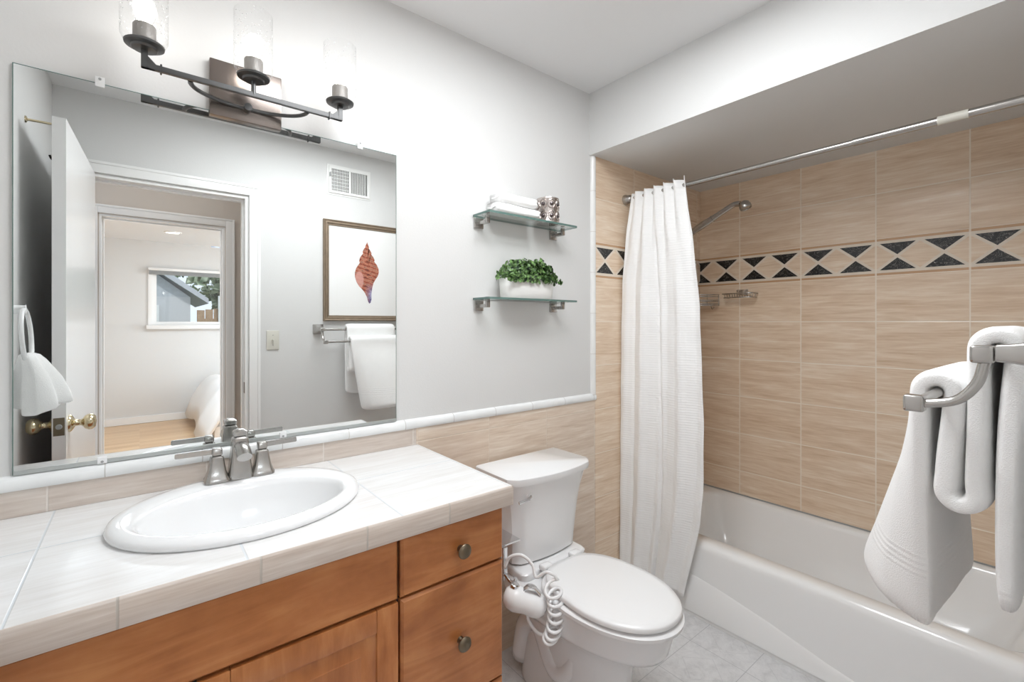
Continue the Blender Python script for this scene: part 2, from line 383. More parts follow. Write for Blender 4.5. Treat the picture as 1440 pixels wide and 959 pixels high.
# ------------------------------------------------------------------ room shell
struct(finish('floor', box(NB(), XL-.1, XR+.1, YF-.05, .1, -.1, 0), M['floor']))
struct(finish('floor_bedroom', box(NB(), -2.2, 4.4, -6.5, YF-.05, -.1, -.002), M['oak']))
struct(finish('ceiling', box(NB(), XL-.1, XR+.1, YF-.11, .1, ZC, ZC+.1), M['ceil']))
struct(finish('ceiling_bedroom', box(NB(), -2.3, 4.5, -6.6, YF-.11, ZC, ZC+.1), M['ceil']))
struct(finish('wall_back', box(NB(), XL-.1, XR+.1, 0, .1, 0, ZC), M['wall']))
struct(finish('wall_left', box(NB(), XL-.1, XL, YF-.11, 0, 0, ZC), M['wall']))
struct(finish('wall_right', box(NB(), XR, XR+.1, YF-.11, 0, 0, ZC), M['wall']))
struct(finish('wall_soffit', box(NB(), 1.681, XR, YF, 0, 2.139, ZC), M['wall']))
DX0, DX1, DZ = -.20, .478, 2.05
bm = NB(); box(bm, XL, DX0, YF-.11, YF, 0, ZC); box(bm, DX1, XR, YF-.11, YF, 0, ZC); box(bm, DX0, DX1, YF-.11, YF, DZ, ZC)
struct(finish('wall_front', bm, M['wall']))
# tile cladding
def clad(name, bm, mat): return struct(finish(name, bm, mat))
clad('wall_right_tile', box(NB(), XR-.008, XR, YF, 0, .30, 2.139), M['tile_r'])
clad('wall_back_shower_tile', box(NB(), 1.715, XR-.008, -.009, 0, 0, 2.139), M['tile_b'])
clad('wall_back_wainscot_tile', box(NB(), .763, 1.715, -.008, 0, 0, .965), M['tile_w'])
# cap and bullnose trims
pr = [(0, .963), (-.012, .963), (-.016, .970), (-.016, .982), (-.012, .990), (-.006, .995), (0, .996)]
bm = NB(); prism(bm, pr, 'x', XL, 1.716); struct(finish('trim_1', bm, M['cap'], smooth=50))
pr = [(1.689, 0), (1.690, -.007), (1.694, -.013), (1.701, -.0155), (1.710, -.0155), (1.715, -.012), (1.716, 0)]
bm = NB(); prism(bm, pr, 'z', .99, 2.139); struct(finish('trim_2', bm, M['capv'], smooth=50))
# backsplash
struct(finish('trim_3', box(NB(), XL, .763, -.008, 0, .904, .963), M['tile_s']))
# bathroom door casing (bath side) and jambs
def casing(x0, x1, z, y, w=.062, t=.016, side=1, name='trim_4', mat=None, depth=.11):
    bm = NB()
    yy = sorted((y, y+side*t)); y2 = sorted((y+side*t*.5, y+side*(t+.004)))
    e = .006
    box(bm, x0-w, x0-e, *yy, 0, z+w, .003); box(bm, x1+e, x1+w, *yy, 0, z+w, .003); box(bm, x0-e, x1+e, *yy, z+e, z+w, .003)
    box(bm, x0-w, x0-w+.014, *y2, 0, z+w, .002); box(bm, x1+w-.014, x1+w, *y2, 0, z+w, .002); box(bm, x0-w+.014, x1+w-.014, *y2, z+w-.014, z+w, .002)
    ya, yb = sorted((y, y-side*depth))
    box(bm, x0, x0+.012, ya, yb, 0, z); box(bm, x1-.012, x1, ya, yb, 0, z); box(bm, x0+.012, x1-.012, ya, yb, z-.012, z)
    ym = (ya+yb)/2
    box(bm, x0, x0+.022, ym-.03, ym+.005, 0, z); box(bm, x1-.022, x1, ym-.03, ym+.005, 0, z); box(bm, x0+.022, x1-.022, ym-.03, ym+.005, z-.022, z)
    return struct(finish(name, bm, mat or M['trim'], smooth=30))
casing(DX0, DX1, DZ, YF)
# hall
bm = NB(); HX0, HX1, HZ = -.205, .495, 2.045; HY = -2.54
box(bm, -2.3, HX0, HY-.11, HY, 0, ZC); box(bm, HX1, 4.4, HY-.11, HY, 0, ZC); box(bm, HX0, HX1, HY-.11, HY, HZ, ZC)
struct(finish('wall_hall', bm, M['hall']))
casing(HX0, HX1, HZ, HY, name='trim_5', mat=M['trim'])
struct(finish('wall_hall_end', box(NB(), 1.6, 1.7, HY, YF-.11, 0, ZC), M['hall']))
struct(finish('wall_hall_side', box(NB(), -1.3, -1.2, HY, YF-.11, 0, ZC), M['hall']))
# bedroom
BY = -6.4; WX0, WX1, WZ0, WZ1 = .13, 2.0, 1.30, 2.05
bm = NB(); box(bm, -2.3, WX0, BY-.14, BY, 0, ZC); box(bm, WX1, 4.5, BY-.14, BY, 0, ZC); box(bm, WX0, WX1, BY-.14, BY, 0, WZ0); box(bm, WX0, WX1, BY-.14, BY, WZ1, ZC)
struct(finish('wall_bedroom_window', bm, M['wall']))
struct(finish('wall_bedroom_left', box(NB(), -2.3, -2.2, BY, HY-.11, 0, ZC), M['wall']))
struct(finish('wall_bedroom_right', box(NB(), 4.4, 4.5, BY, HY-.11, 0, ZC), M['wall']))
struct(finish('baseboard_bedroom', box(NB(), -2.2, 4.4, BY, BY+.014, 0, .095, .003), M['trim']))
bm = NB(); f = .05
box(bm, WX0, WX1, BY-.07, BY-.02, WZ0, WZ0+f); box(bm, WX0, WX1, BY-.07, BY-.02, WZ1-f, WZ1); box(bm, WX0, WX0+f, BY-.07, BY-.02, WZ0+f, WZ1-f); box(bm, WX1-f, WX1, BY-.07, BY-.02, WZ0+f, WZ1-f)
box(bm, (WX0+WX1)/2-.025, (WX0+WX1)/2+.025, BY-.065, BY-.025, WZ0+f, WZ1-f)
wf = struct(finish('window_1', bm, M['trim'], smooth=30))
part('glass_pane', box(NB(), WX0+f, WX1-f, BY-.048, BY-.044, WZ0+f, WZ1-f), M['wing'], wf)
bm = NB(); box(bm, WX0-.06, WX1+.06, BY, BY+.07, WZ0-.05, WZ0+.004, .004); box(bm, WX0-.02, WX1+.02, BY-.14, BY, WZ0-.015, WZ0); part('window_sill', bm, M['trim'], wf)
bm = NB(); box(bm, WX0-.04, WX0, BY, BY+.012, WZ0-.02, WZ1+.01); box(bm, WX1, WX1+.04, BY, BY+.012, WZ0-.02, WZ1+.01); part('window_casing', bm, M['trim'], wf)
bl = thing('window_blind', 'raised white slatted blind along the top of the bedroom window seen in the mirror', 'blind', ((WX0+WX1)/2, BY+.03, WZ1))
part('headrail', box(NB(), WX0-.04, WX1+.04, BY+.014, BY+.06, WZ1-.01, WZ1+.025, .003), M['trim'], bl)
bm = NB()
for k in range(5): box(bm, WX0-.03, WX1+.03, BY+.016, BY+.056, WZ1-.020-.011*k, WZ1-.013-.011*k)
part('slat_stack', bm, M['grey'], bl)

# ------------------------------------------------------------------ bathroom door leaf
def doorknob(parent, c, ax, sgn, mat, s=1.):
    bm = NB(); w = Vector(ax)*sgn
    lathe(bm, [(0, 0), (.031*s, 0), (.031*s, .004*s), (.024*s, .010*s), (.012*s, .016*s), (.011*s, .030*s), (.014*s, .036*s), (.024*s, .042*s), (.029*s, .052*s), (.028*s, .062*s), (.020*s, .071*s), (0, .074*s)], c, w, 28, False)
    return part('door_knob', bm, mat, parent, 60)
hin = Vector((-.165, -1.487)); lat = Vector((-.199, -.745)); dv = (lat-hin).normalized(); nrm = Vector((dv.y, -dv.x))
if nrm.x < 0: nrm = -nrm
t_ = .036
poly = [hin, lat, lat-nrm*t_, hin-nrm*t_]
bm = NB(); prism(bm, [tuple(p) for p in poly], 'z', .012, 2.047)
dl = struct(finish('door_1', bm, M['door']))
kc = lat-dv*.06
doorknob(dl, (kc.x, kc.y, .975), (nrm.x, nrm.y, 0), 1, M['brass'])
doorknob(dl, (kc.x-nrm.x*t_, kc.y-nrm.y*t_, .975), (nrm.x, nrm.y, 0), -1, M['brass'])
bm = NB(); mc = lat-nrm*(t_/2)
bar(bm, (mc.x, mc.y, .944), (mc.x, mc.y, 1.006), .029, .003, up=(dv.x, dv.y, 0), bev=0)
latch = part('latch_plate', bm, M['knob'], dl)
bm = NB(); lathe(bm, [(0, 0), (.009, 0), (.008, .007), (0, .008)], (mc.x, mc.y+.001, .975), (dv.x, dv.y, 0), 16, False); part('latch_bolt', bm, M['grey'], latch)
for hz in (.25, 1.1, 1.85):
    bm = NB(); lathe(bm, [(0, -.045), (.006, -.045), (.006, .045), (0, .045)], (hin.x-.03, hin.y+.004, hz), 'Z', 12, False); part('hinge', bm, M['brass'], dl)
# strike plate on the jamb
struct(finish('trim_6', box(NB(), DX1-.0135, DX1-.011, -1.545, -1.515, .935, .997), M['knob']))
# bedroom door swung past the jamb
bm = NB(); a = radians(101); p0 = Vector((HX0+.01, HY-.12)); d = Vector((cos(a+pi), sin(a+pi)))
d = Vector((-.20, -.98)).normalized(); nn = Vector((-d.y, d.x))
if nn.x > 0: nn = -nn
prism(bm, [tuple(p0), tuple(p0+d*.66), tuple(p0+d*.66+nn*.036), tuple(p0+nn*.036)], 'z', .012, 2.03)
d2 = struct(finish('door_2', bm, M['door'])); kp = p0+d*.60
doorknob(d2, (kp.x, kp.y, 1.02), (-nn.x, -nn.y, 0), 1, M['brass'])

# ------------------------------------------------------------------ mirror
mr = thing('wall_mirror', 'large frameless wall mirror above the tiled counter', 'mirror', (.235, -.004, .996))
MX0, MX1, MZ0, MZ1 = -.2175, .687, .997, 1.910
part('mirror_glass', box(NB(), MX0, MX1, -.0065, -.0012, MZ0, MZ1), M['mirror'], mr, None)
bm = NB(); t_ = .0016
box(bm, MX0-t_, MX0, -.0068, 0, MZ0, MZ1); box(bm, MX1, MX1+t_, -.0068, 0, MZ0, MZ1); box(bm, MX0-t_, MX1+t_, -.0068, 0, MZ1, MZ1+t_)
part('polished_edge', bm, M['gedge'], mr, None)
part('bottom_channel', box(NB(), MX0, MX1, -.0085, 0,   .9965, 1.006), M['alu'], mr, None)  # grey strip stands in for the reflection of the shaded cap
for cx, cz, u in ((-.074, 1.910, 1), (.561, 1.911, 1), (-.07, 1.0, -1), (.33, 1.0, -1)):
    bm = NB(); za, zb = sorted((cz-u*.008, cz+u*.016)) if u > 0 else (cz-.004, cz+.012)
    box(bm, cx-.009, cx+.009, -.011, -.0072, za, zb, .0012)
    c_ = part('mirror_clip', bm, M['plast'], mr)
    bm = NB(); lathe(bm, [(0, 0), (.003, 0), (.003, -.0015), (0, -.002)], (cx, -.011, (cz+.010) if u > 0 else cz+.001), 'Y', 10, False); part('screw', bm, M['grey'], c_)

# ------------------------------------------------------------------ vanity light
vl = thing('vanity_light', 'dark bronze three-light bath bar above the mirror with seeded glass shades', 'light fixture', (.235, 0, 1.97))
bm = NB(); box(bm, .146, .324, -.020, 0, 1.898, 2.050, .004); part('backplate', bm, M['bronze2'], vl)
BYY = -.114; BZ = 1.938
bm = NB(); bar(bm, (.012, BYY, BZ), (.458, BYY, BZ), .011, .013); part('crossbar', bm, M['bronze'], vl)
for x in (.040, .430):
    bm = NB(); bar(bm, (x-.002, BYY, BZ), (x+.002, BYY, BZ), .017, .020); part('collar', bm, M['bronze'], vl)
bm = NB(); P = [(.235+.137*cos(a_), BYY+.006+.086*sin(a_)**.9, BZ-.004) for a_ in [pi*i/24 for i in range(25)]]
tube(bm, P, (.005, .006), 10, flat=(0, 0, 1)); part('bow_arm', bm, M['bronze'], vl)
bm = NB(); lathe(bm, [(0, 0), (.010, 0), (.010, .03), (0, .03)], (.235, -.04, BZ-.004), 'Y', 16, False); part('arm_stub', bm, M['bronze'], vl)
for k, x in enumerate((.009, .235, .461)):
    bm = NB()
    if k == 1: lathe(bm, [(0, BZ), (.006, BZ), (.006, 1.975), (0, 1.975)], (x, BYY, 0), 'Z', 14, False)
    else:
        sg = 1 if k == 0 else -1
        bar(bm, (x, BYY, BZ-.0065), (x, BYY, 1.978), .013, .013, up=(0, 1, 0)); bar(bm, (x-.006*sg, BYY, BZ), (x+.02*sg, BYY, BZ), .012, .013)
        prism(bm, [(x+sg*.006, BZ+.006), (x+sg*.022, BZ+.006), (x+sg*.006, BZ+.022)], 'y', BYY-.005, BYY+.005)
    part('riser', bm, M['bronze'], vl)
    bm = NB(); lathe(bm, [(0, 1.972), (.024, 1.974), (.026, 1.979), (.038, 1.982), (.039, 1.986), (.035, 1.989), (0, 1.989)], (x, BYY, 0), 'Z', 36, False); cup = part('saucer', bm, M['bronze'], vl)
    bm = NB(); lathe(bm, [(0, 1.989), (.022, 1.989), (.022, 2.028), (.020, 2.031), (0, 2.031)], (x, BYY, 0), 'Z', 28, False); part('socket', bm, M['socket'], cup)
    bm = NB(); lathe(bm, [(0, 2.031), (.011, 2.031), (.012, 2.038), (.018, 2.052), (.0215, 2.068), (.020, 2.083), (.012, 2.094), (0, 2.097)], (x, BYY, 0), 'Z', 24, False); part('bulb', bm, M['bulb'], vl, 180)
    bm = NB(); lathe(bm, [(.027, 1.990), (.041, 1.992), (.0455, 2.001), (.0455, 2.150), (.044, 2.152)], (x, BYY, 0), 'Z', 48, False); part('glass_shade', bm, M['shade'], vl, 180)

# ------------------------------------------------------------------ vanity cabinet
vc = thing('vanity_cabinet', 'honey-brown maple vanity cabinet under the tiled counter', 'cabinet', (.22, -.25, 0))
CX1 = .753; CY = -.507
bm = NB(); box(bm, XL+.001, XL+.018, CY, -.009, .0, .853); box(bm, CX1-.018, CX1, CY, -.009, .0, .853); box(bm, XL+.018, CX1-.018, CY, CY+.018, .09, .853)
box(bm, XL+.018, CX1-.018, CY+.018, -.021, .09, .108); box(bm, XL+.018, CX1-.018, -.021, -.009, .09, .853); box(bm, XL+.018, CX1-.018, CY+.06, CY+.075, 0, .09); box(bm, .448, .466, CY+.018, -.021, .108, .853)
part('carcass', bm, M['wood'], vc)
part('dark_reveal', box(NB(), XL+.002, CX1-.004, CY-.002, CY, .09, .851), M['dark'], vc)
def front(name, x0, x1, z0, z1, panel=False, mat='wood'):
    bm = NB()
    if not panel:
        r = bmesh.ops.create_cube(bm, size=1)
        for v in r['verts']: v.co = Vector(((x0+x1)/2+v.co.x*(x1-x0), CY-.0105+v.co.y*.017, (z0+z1)/2+v.co.z*(z1-z0)))
        bmesh.ops.bevel(bm, geom=[e for e in bm.edges if all(v.co.y < CY-.012 for v in e.verts)], offset=.006, segments=1, affect='EDGES')
    else:
        w = .050
        box(bm, x0, x0+w, CY-.019, CY-.002, z0, z1, .003); box(bm, x1-w, x1, CY-.019, CY-.002, z0, z1, .003)
        box(bm, x0+w, x1-w, CY-.019, CY-.002, z1-w, z1, .003); box(bm, x0+w, x1-w, CY-.019, CY-.002, z0, z0+w, .003)
        def ring(i, y): return [(x0+w+i, y, z0+w+i), (x1-w-i, y, z0+w+i), (x1-w-i, y, z1-w-i), (x0+w+i, y, z1-w-i)]
        loft(bm, [ring(0, CY-.012), ring(.005, CY-.0105), ring(.009, CY-.0105), ring(.034, CY-.0165), ring(.036, CY-.0175)], True, False, True)
    return part(name, bm, M[mat], vc, 20)
front('false_front', XL+.004, .4535, .7115, .850)
dr = [front('drawer_front', .4605, CX1-.001, .7115, .850), front('drawer_front', .4605, CX1-.001, .400, .7065), front('drawer_front', .4605, CX1-.001, .105, .395)]
front('cabinet_door', .078, .4535, .105, .7065, True, 'woodv'); front('cabinet_door', XL+.004, .073, .105, .7065, True, 'woodv')
for d_, z in zip(dr, (.778, .552, .25)):
    bm = NB(); lathe(bm, [(0, 0), (.009, 0), (.008, -.004), (.006, -.012), (.010, -.016), (.0170, -.018), (.0182, -.022), (.0155, -.026), (.007, -.0285), (0, -.029)], (.617, CY-.019, z), 'Y', 28, False)
    part('knob', bm, M['knob'], d_, 50)

# ------------------------------------------------------------------ countertop with sink hole
ct = thing('countertop', 'whitish travertine-tiled vanity countertop with beige edge tiles', 'countertop', (.22, -.27, .853))
SX, SY, SA, SB = .198, -.255, .254, .213
bm = NB(); N = 72
hole = [(SX+(SA-.02)*cos(2*pi*i/N), SY+(SB-.02)*sin(2*pi*i/N)) for i in range(N)]
X0, X1, Y0, Y1 = XL+.001, .7675, -.5405, -.009
def torect(p):
    dx, dy = p[0]-SX, p[1]-SY; s = min((X1-SX)/dx if dx > 1e-9 else (X0-SX)/dx if dx < -1e-9 else 9e9, (Y1-SY)/dy if dy > 1e-9 else (Y0-SY)/dy if dy < -1e-9 else 9e9)
    return (SX+dx*s, SY+dy*s)
out = [torect(p) for p in hole]
for cx_, cy_ in ((X0, Y0), (X0, Y1), (X1, Y0), (X1, Y1)):
    i = min(range(N), key=lambda q: (out[q][0]-cx_)**2+(out[q][1]-cy_)**2); out[i] = (cx_, cy_)
loft(bm, [[(a_, b_, .856) for a_, b_ in hole], [(a_, b_, .904) for a_, b_ in hole], [(a_, b_, .904) for a_, b_ in out], [(a_, b_, .856) for a_, b_ in out], [(a_, b_, .856) for a_, b_ in hole]], True, False, False)
part('tile_top', bm, M['tile_c'], ct, None)
bm = NB(); prism(bm, [(-.5405, .854), (-.5430, .854), (-.5445, .857), (-.5445, .899), (-.5435, .9025), (-.5420, .9043), (-.5405, .9043)], 'x', X0, .7675); part('edge_tiles', bm, M['tile_e'], ct, 50)
bm = NB(); prism(bm, [(.7675, .854), (.7700, .854), (.7715, .857), (.7715, .899), (.7705, .9025), (.7690, .9043), (.7675, .9043)], 'y', -.5445, -.009); part('side_edge_tiles', bm, M['tile_e'], ct, 50)

# ------------------------------------------------------------------ sink
sk = thing('sink', 'white oval drop-in porcelain sink in the tiled counter', 'sink', (SX, SY, .904))
def ell(cx, cy, a_, b_, z, n=72, e=2.0):
    o = []
    for i in range(n):
        t = 2*pi*i/n; c_, s_ = cos(t), sin(t)
        o.append((cx+a_*abs(c_)**(2/e)*(1 if c_ >= 0 else -1), cy+b_*abs(s_)**(2/e)*(1 if s_ >= 0 else -1), z))
    return o
iy = -.292
bm = NB()
loft(bm, [ell(SX, SY, SA-.024, SB-.024, .886), ell(SX, SY, SA-.004, SB-.004, .9045), ell(SX, SY, SA, SB, .9075), ell(SX, SY, SA+.001, SB+.001, .913), ell(SX, SY, SA-.003, SB-.003, .921), ell(SX, SY, SA-.012, SB-.012, .9265), ell(SX, SY-.006, SA-.024, SB-.022, .928),
          ell(SX, iy, .212, .150, .927), ell(SX, iy, .205, .143, .922), ell(SX, iy, .200, .139, .910), ell(SX, iy, .190, .132, .88), ell(SX, iy, .165, .117, .83), ell(SX, iy, .12, .09, .795), ell(SX, iy, .06, .045, .780), ell(SX, iy, .022, .022, .776)], True, False, False)
part('basin', bm, M['porc'], sk, 180)
bm = NB(); lathe(bm, [(0, .779), (.010, .780), (.012, .783), (.020, .782), (.023, .778), (.022, .775)], (SX, iy, 0), 'Z', 28, False); part('drain', bm, M['chrome'], sk)

# ------------------------------------------------------------------ faucet
fy, fz = -.092, .9275; FX = .207
fc = thing('faucet', 'brushed nickel two-handle faucet on the back rim of the oval sink', 'faucet', (FX, fy, fz))
bm = NB(); loft(bm, [[(x, y, z) for x, y in rrect(FX-.074+i, FX+.074-i, fy-.021+i, fy+.021-i, .018-i)] for z, i in ((fz-.0005, 0), (fz+.005, 0), (fz+.007, .002), (fz+.008, .005))]); part('base_plate', bm, M['nickel'], fc)
def sq(cx, cy, hw, z, r, hy=None):
    hy = hy or hw; return [(x, y, z) for x, y in rrect(cx-hw, cx+hw, cy-hy, cy+hy, r, 3)]
for s in (-1, 1):
    hx = FX+s*.052; bm = NB()
    loft(bm, [sq(hx, fy, h, fz+z, r) for z, h, r in ((.001, .028, .012), (.007, .028, .012), (.013, .0245, .009), (.028, .0195, .007), (.050, .0160, .006), (.062, .0145, .005), (.065, .0115, .005))])
    hb = part('handle_base', bm, M['nickel'], fc, 35)
    bm = NB(); loft(bm, [sq(hx, fy, h, fz+z, .004) for z, h in ((.065, .0085), (.069, .0115), (.082, .0115), (.086, .009))])
    bar(bm, (hx, fy, fz+.077), (hx+s*.088, fy+.004, fz+.078), .010, .013, bev=.0015)
    part('lever', bm, M['nickel'], hb, 35)
bm = NB(); loft(bm, [sq(FX, fy, h, fz+z, r) for z, h, r in ((.001, .027, .010), (.010, .027, .010), (.020, .0255, .008), (.060, .0215, .006), (.090, .0190, .006), (.104, .0180, .006), (.108, .0145, .006))])
part('body', bm, M['nickel'], fc, 35)
bm = NB(); P = catmull([(FX, fy-.004, fz+.084), (FX, fy-.028, fz+.085), (FX, fy-.052, fz+.080), (FX, fy-.072, fz+.068)], 6)
tube(bm, P, [(.0165+.001*i/len(P), .0150-.001*i/len(P)) for i in range(len(P))], 16, flat=(1, 0, 0)); part('spout', bm, M['nickel'], fc, 50)
bm = NB(); loft(bm, [sq(FX, fy, h, fz+z, .004) for z, h in ((.108, .010), (.111, .0150), (.122, .0160), (.127, .010), (.129, .006))]); part('diverter_cap', bm, M['nickel'], fc, 35)

# ------------------------------------------------------------------ glass shelves
def shelf(zz, label):
    s = thing('glass_shelf', label, 'shelf', (1.245, 0, zz), 'glass wall shelves')
    bm = NB(); poly = rrect(1.006, 1.478, -.115, -.002, .006, 3); prism(bm, poly, 'z', zz-.004, zz+.004)
    g = part('glass_pane', bm, M['glass'], s, 30)
    me = g.data; me.materials.append(M['gedge'])
    for p in me.polygons:
        if abs(p.normal.z) < .5: p.material_index = 1
    for cx in (1.033, 1.437):
        bm = NB(); box(bm, cx-.021, cx+.021, -.010, 0, zz-.046, zz-.006, .003); box(bm, cx-.009, cx+.009, -.066, -.008, zz-.034, zz-.021, .002)
        box(bm, cx-.009, cx+.009, -.070, -.060, zz-.034, zz-.004, .002); box(bm, cx-.007, cx+.007, -.072, -.058, zz+.004, zz+.007, .001)
        part('bracket', bm, M['nickel'], s, 30)
    return s
shelf(1.750, 'upper glass wall shelf holding folded towels and the silver candle holder')
shelf(1.428, 'lower glass wall shelf holding the green plant in a white pot')

def folded(name, label, x0, x1, yf, yb, z0, z1, seed):
    o = thing(name, label, 'towel', ((x0+x1)/2, (yf+yb)/2, z0), 'folded towels on the upper shelf')
    random.seed(seed)
    # cross-section in y-z: rounded pillow with a fold line
    L = []; n = 28; K = 16
    for k in range(K+1):
        u = k/K; x = x0+(x1-x0)*u; e = min(1, .80+.20*math.sin(pi*min(1, max(0, u)))**.30)
        ring = []
        for i in range(n):
            a_ = 2*pi*i/n; c_, s_ = cos(a_), sin(a_)
            yy = (abs(c_)**.72)*(1 if c_ > 0 else -1); zz = (abs(s_)**.82)*(1 if s_ > 0 else -1)
            crease = 1-.10*math.exp(-((s_)/.13)**2)*(1 if c_ < 0 else 0)
            h = (z1-z0)/2
            ring.append((x+.004*sin(3*a_+seed), (yf+yb)/2+(yb-yf)/2*yy*crease*(.93+.07*e), z0+h+h*zz*e+(0.002*sin(5*u+seed) if s_ > 0 else 0)))
        for j, p in enumerate(ring):
            if p[2] < z0+.0: ring[j] = (p[0], p[1], z0)
        L.append(ring)
    bm = NB(); loft(bm, L); part('towel_body', bm, M['terry'], o, 180)
    bm = NB(); 
    P = [(x0-.001+(.0)*q, yf+.012+(yb-yf-.03)*q/8, z0+(z1-z0)*(.52+.05*sin(q))) for q in range(9)]
    tube(bm, P, .0035, 8); part('fold_edge', bm, M['terry'], o, 180)
    return o
folded('folded_towel', 'lower white folded washcloth lying on the upper glass shelf', 1.060, 1.275, -.102, -.012, 1.7545, 1.800, 1)
folded('folded_towel', 'upper white folded washcloth, topmost of the two on the upper glass shelf', 1.078, 1.262, -.100, -.014, 1.797, 1.843, 2)

# candle holder
ch = thing('candle_holder', 'silver openwork cylinder candle holder with dark gems beside the washcloths', 'candle holder', (1.352, -.062, 1.754))
CHX, CHY, CHZ, CHR, CHH = 1.352, -.060, 1.7545, .047, .105
bm = NB(); lathe(bm, [(0, 0), (CHR, 0), (CHR+.001, .004), (CHR, .008), (CHR-.001, .05), (CHR, CHH-.008), (CHR+.001, CHH-.004), (CHR, CHH), (CHR-.004, CHH), (CHR-.005, .008), (0, .006)], (CHX, CHY, CHZ), 'Z', 48, False)
part('cylinder', bm, M['silver'], ch, 40)
for r_ in range(2):
    for k in range(8):
        a_ = 2*pi*(k+.5)/8; w = Vector((cos(a_), sin(a_), 0)); c_ = Vector((CHX, CHY, CHZ+.028+.049*r_))+w*(CHR+.0005)
        bm = NB(); u = Vector((-w.y, w.x, 0)); P = [c_+u*(.0155*cos(q*pi/12))+Vector((0, 0, 1))*(.0185*sin(q*pi/12))-w*(.0155*cos(q*pi/12))**2*9 for q in range(25)]
        tube(bm, P, .0022, 6); rg = part('filigree_ring', bm, M['silver'], ch, 60)
        bm = NB(); lathe(bm, [(0, -.002), (.0085, 0), (.007, .003), (.003, .005), (0, .0055)], c_, (w.x, w.y, 0), 12, False); part('gem', bm, M['gem'], rg, 30)
# plant
pp = thing('potted_plant', 'bushy green boxwood plant in a white oval pot on the lower shelf', 'plant', (1.225, -.06, 1.432))
bm = NB(); PX, PZ = 1.236, 1.4325
loft(bm, [ell(PX, -.060, a_, b_, PZ+z, 48, 3.2) for a_, b_, z in ((.120, .042, 0), (.125, .045, .004), (.128, .046, .040), (.130, .047, .077), (.126, .044, .079), (.124, .042, .062))], True, True, True); part('pot', bm, M['pot'], pp, 50)
bm = NB(); random.seed(11)
for i in range(1150):
    a_ = random.uniform(0, 2*pi); r_ = random.random()**.45; el = random.uniform(-.18, 1)
    px = PX+.004+.158*r_*cos(a_)*math.sqrt(max(.1, 1-max(0, el)**2*.6)); py = -.062+.062*r_*sin(a_)*math.sqrt(max(.1, 1-max(0, el)**2*.5))
    if py > -.012: py = -.012-random.random()*.02
    pz = PZ+.078+.085*el*(1-.45*((px-PX-.004)/.158)**2)*(.75+.25*r_)+random.uniform(-.004, .004)
    if el < 0: 
        if r_ < .8: pz = PZ+.085
        if abs(px-PX) < .145 and abs(py+.060) < .054: py = -.060-.056
    o_ = Vector((px, py, pz)); nd = Vector((px-PX, (py+.06)*2.2, (pz-PZ-.07)*1.3)).normalized()+Vector([random.uniform(-.6, .6) for _ in range(3)]); nd.normalize()
    u = nd.orthogonal().normalized(); v = nd.cross(u); q = random.uniform(0, pi); u, v = u*cos(q)+v*sin(q), v*cos(q)-u*sin(q)
    L_ = random.uniform(.008, .0125); w_ = L_*.62
    pts = [o_-u*L_, o_-u*L_*.3+v*w_+nd*.001, o_+u*L_*.5+v*w_*.8+nd*.001, o_+u*L_, o_+u*L_*.5-v*w_*.8+nd*.001, o_-u*L_*.3-v*w_+nd*.001]
    ctr = bm.verts.new(o_-nd*.0018); vs = [bm.verts.new(p) for p in pts]
    for k in range(6): bm.faces.new((ctr, vs[k], vs[(k+1) % 6]))
part('foliage', bm, M['leaf'], pp, 180)

# ------------------------------------------------------------------ toilet
TX = 1.214
tl = thing('toilet', 'white two-piece toilet with closed lid between the vanity and the bathtub', 'toilet', (TX, -.4, 0))
def egg(cx, yb, yf, hw, z, n=56, eb=3.0, ef=2.1, split=.42, tb=0.):
    """closed egg outline: squarer at the back (yb), rounder at the front (yf)"""
    ym = yb+(yf-yb)*split; o = []
    for i in range(n):
        t = 2*pi*i/n; c_, s_ = cos(t), sin(t); e = eb if s_ > 0 else ef
        x = hw*abs(c_)**(2/e)*(1 if c_ >= 0 else -1); q = abs(s_)**(2/e)
        y = ym+(yb-ym)*q if s_ > 0 else ym+(yf-ym)*q
        if tb and s_ > 0: x *= 1-tb*q*q
        o.append((cx+x, y, z))
    return o
bm = NB()
loft(bm, [egg(TX, -.12, -.58, .108, 0.001), egg(TX, -.12, -.585, .112, .015), egg(TX, -.12, -.575, .104, .05), egg(TX, -.12, -.578, .098, .15), egg(TX, -.12, -.588, .100, .22), egg(TX, -.11, -.600, .106, .262), egg(TX, -.10, -.625, .118, .288), egg(TX, -.08, -.672, .142, .306), egg(TX, -.07, -.700, .160, .320),
          egg(TX, -.05, -.712, .170, .338), egg(TX, -.04, -.720, .176, .370), egg(TX, -.035, -.726, .180, .400), egg(TX, -.035, -.727, .181, .410), egg(TX, -.04, -.722, .177, .4155), egg(TX, -.05, -.71, .165, .416)])
part('bowl', bm, M['porc'], tl, 60)
for s in (-1, 1):   # trapway bulge
    bm = NB(); P = catmull([(TX+s*.050, -.42, .25), (TX+s*.062, -.39, .15), (TX+s*.074, -.33, .13), (TX+s*.074, -.25, .24), (TX+s*.070, -.17, .20), (TX+s*.065, -.13, .06)], 6); tube(bm, P, .040, 16); part('trapway', bm, M['porc'], tl, 180)
    bm = NB(); lathe(bm, [(0, 0), (.018, 0), (.017, .012), (.010, .020), (0, .022)], (TX+s*.118, -.30, .002), 'Z', 20, False); part('bolt_cap', bm, M['plast'], tl, 60)
bm = NB(); loft(bm, [[(x, y, z) for x, y in rrect(TX-.165+i, TX+.165-i, -.262+i, -.03, .03)] for z, i in ((.40, .01), (.42, .004), (.441, 0), (.447, .005), (.448, .01))]); part('deck', bm, M['porc'], tl, 60)
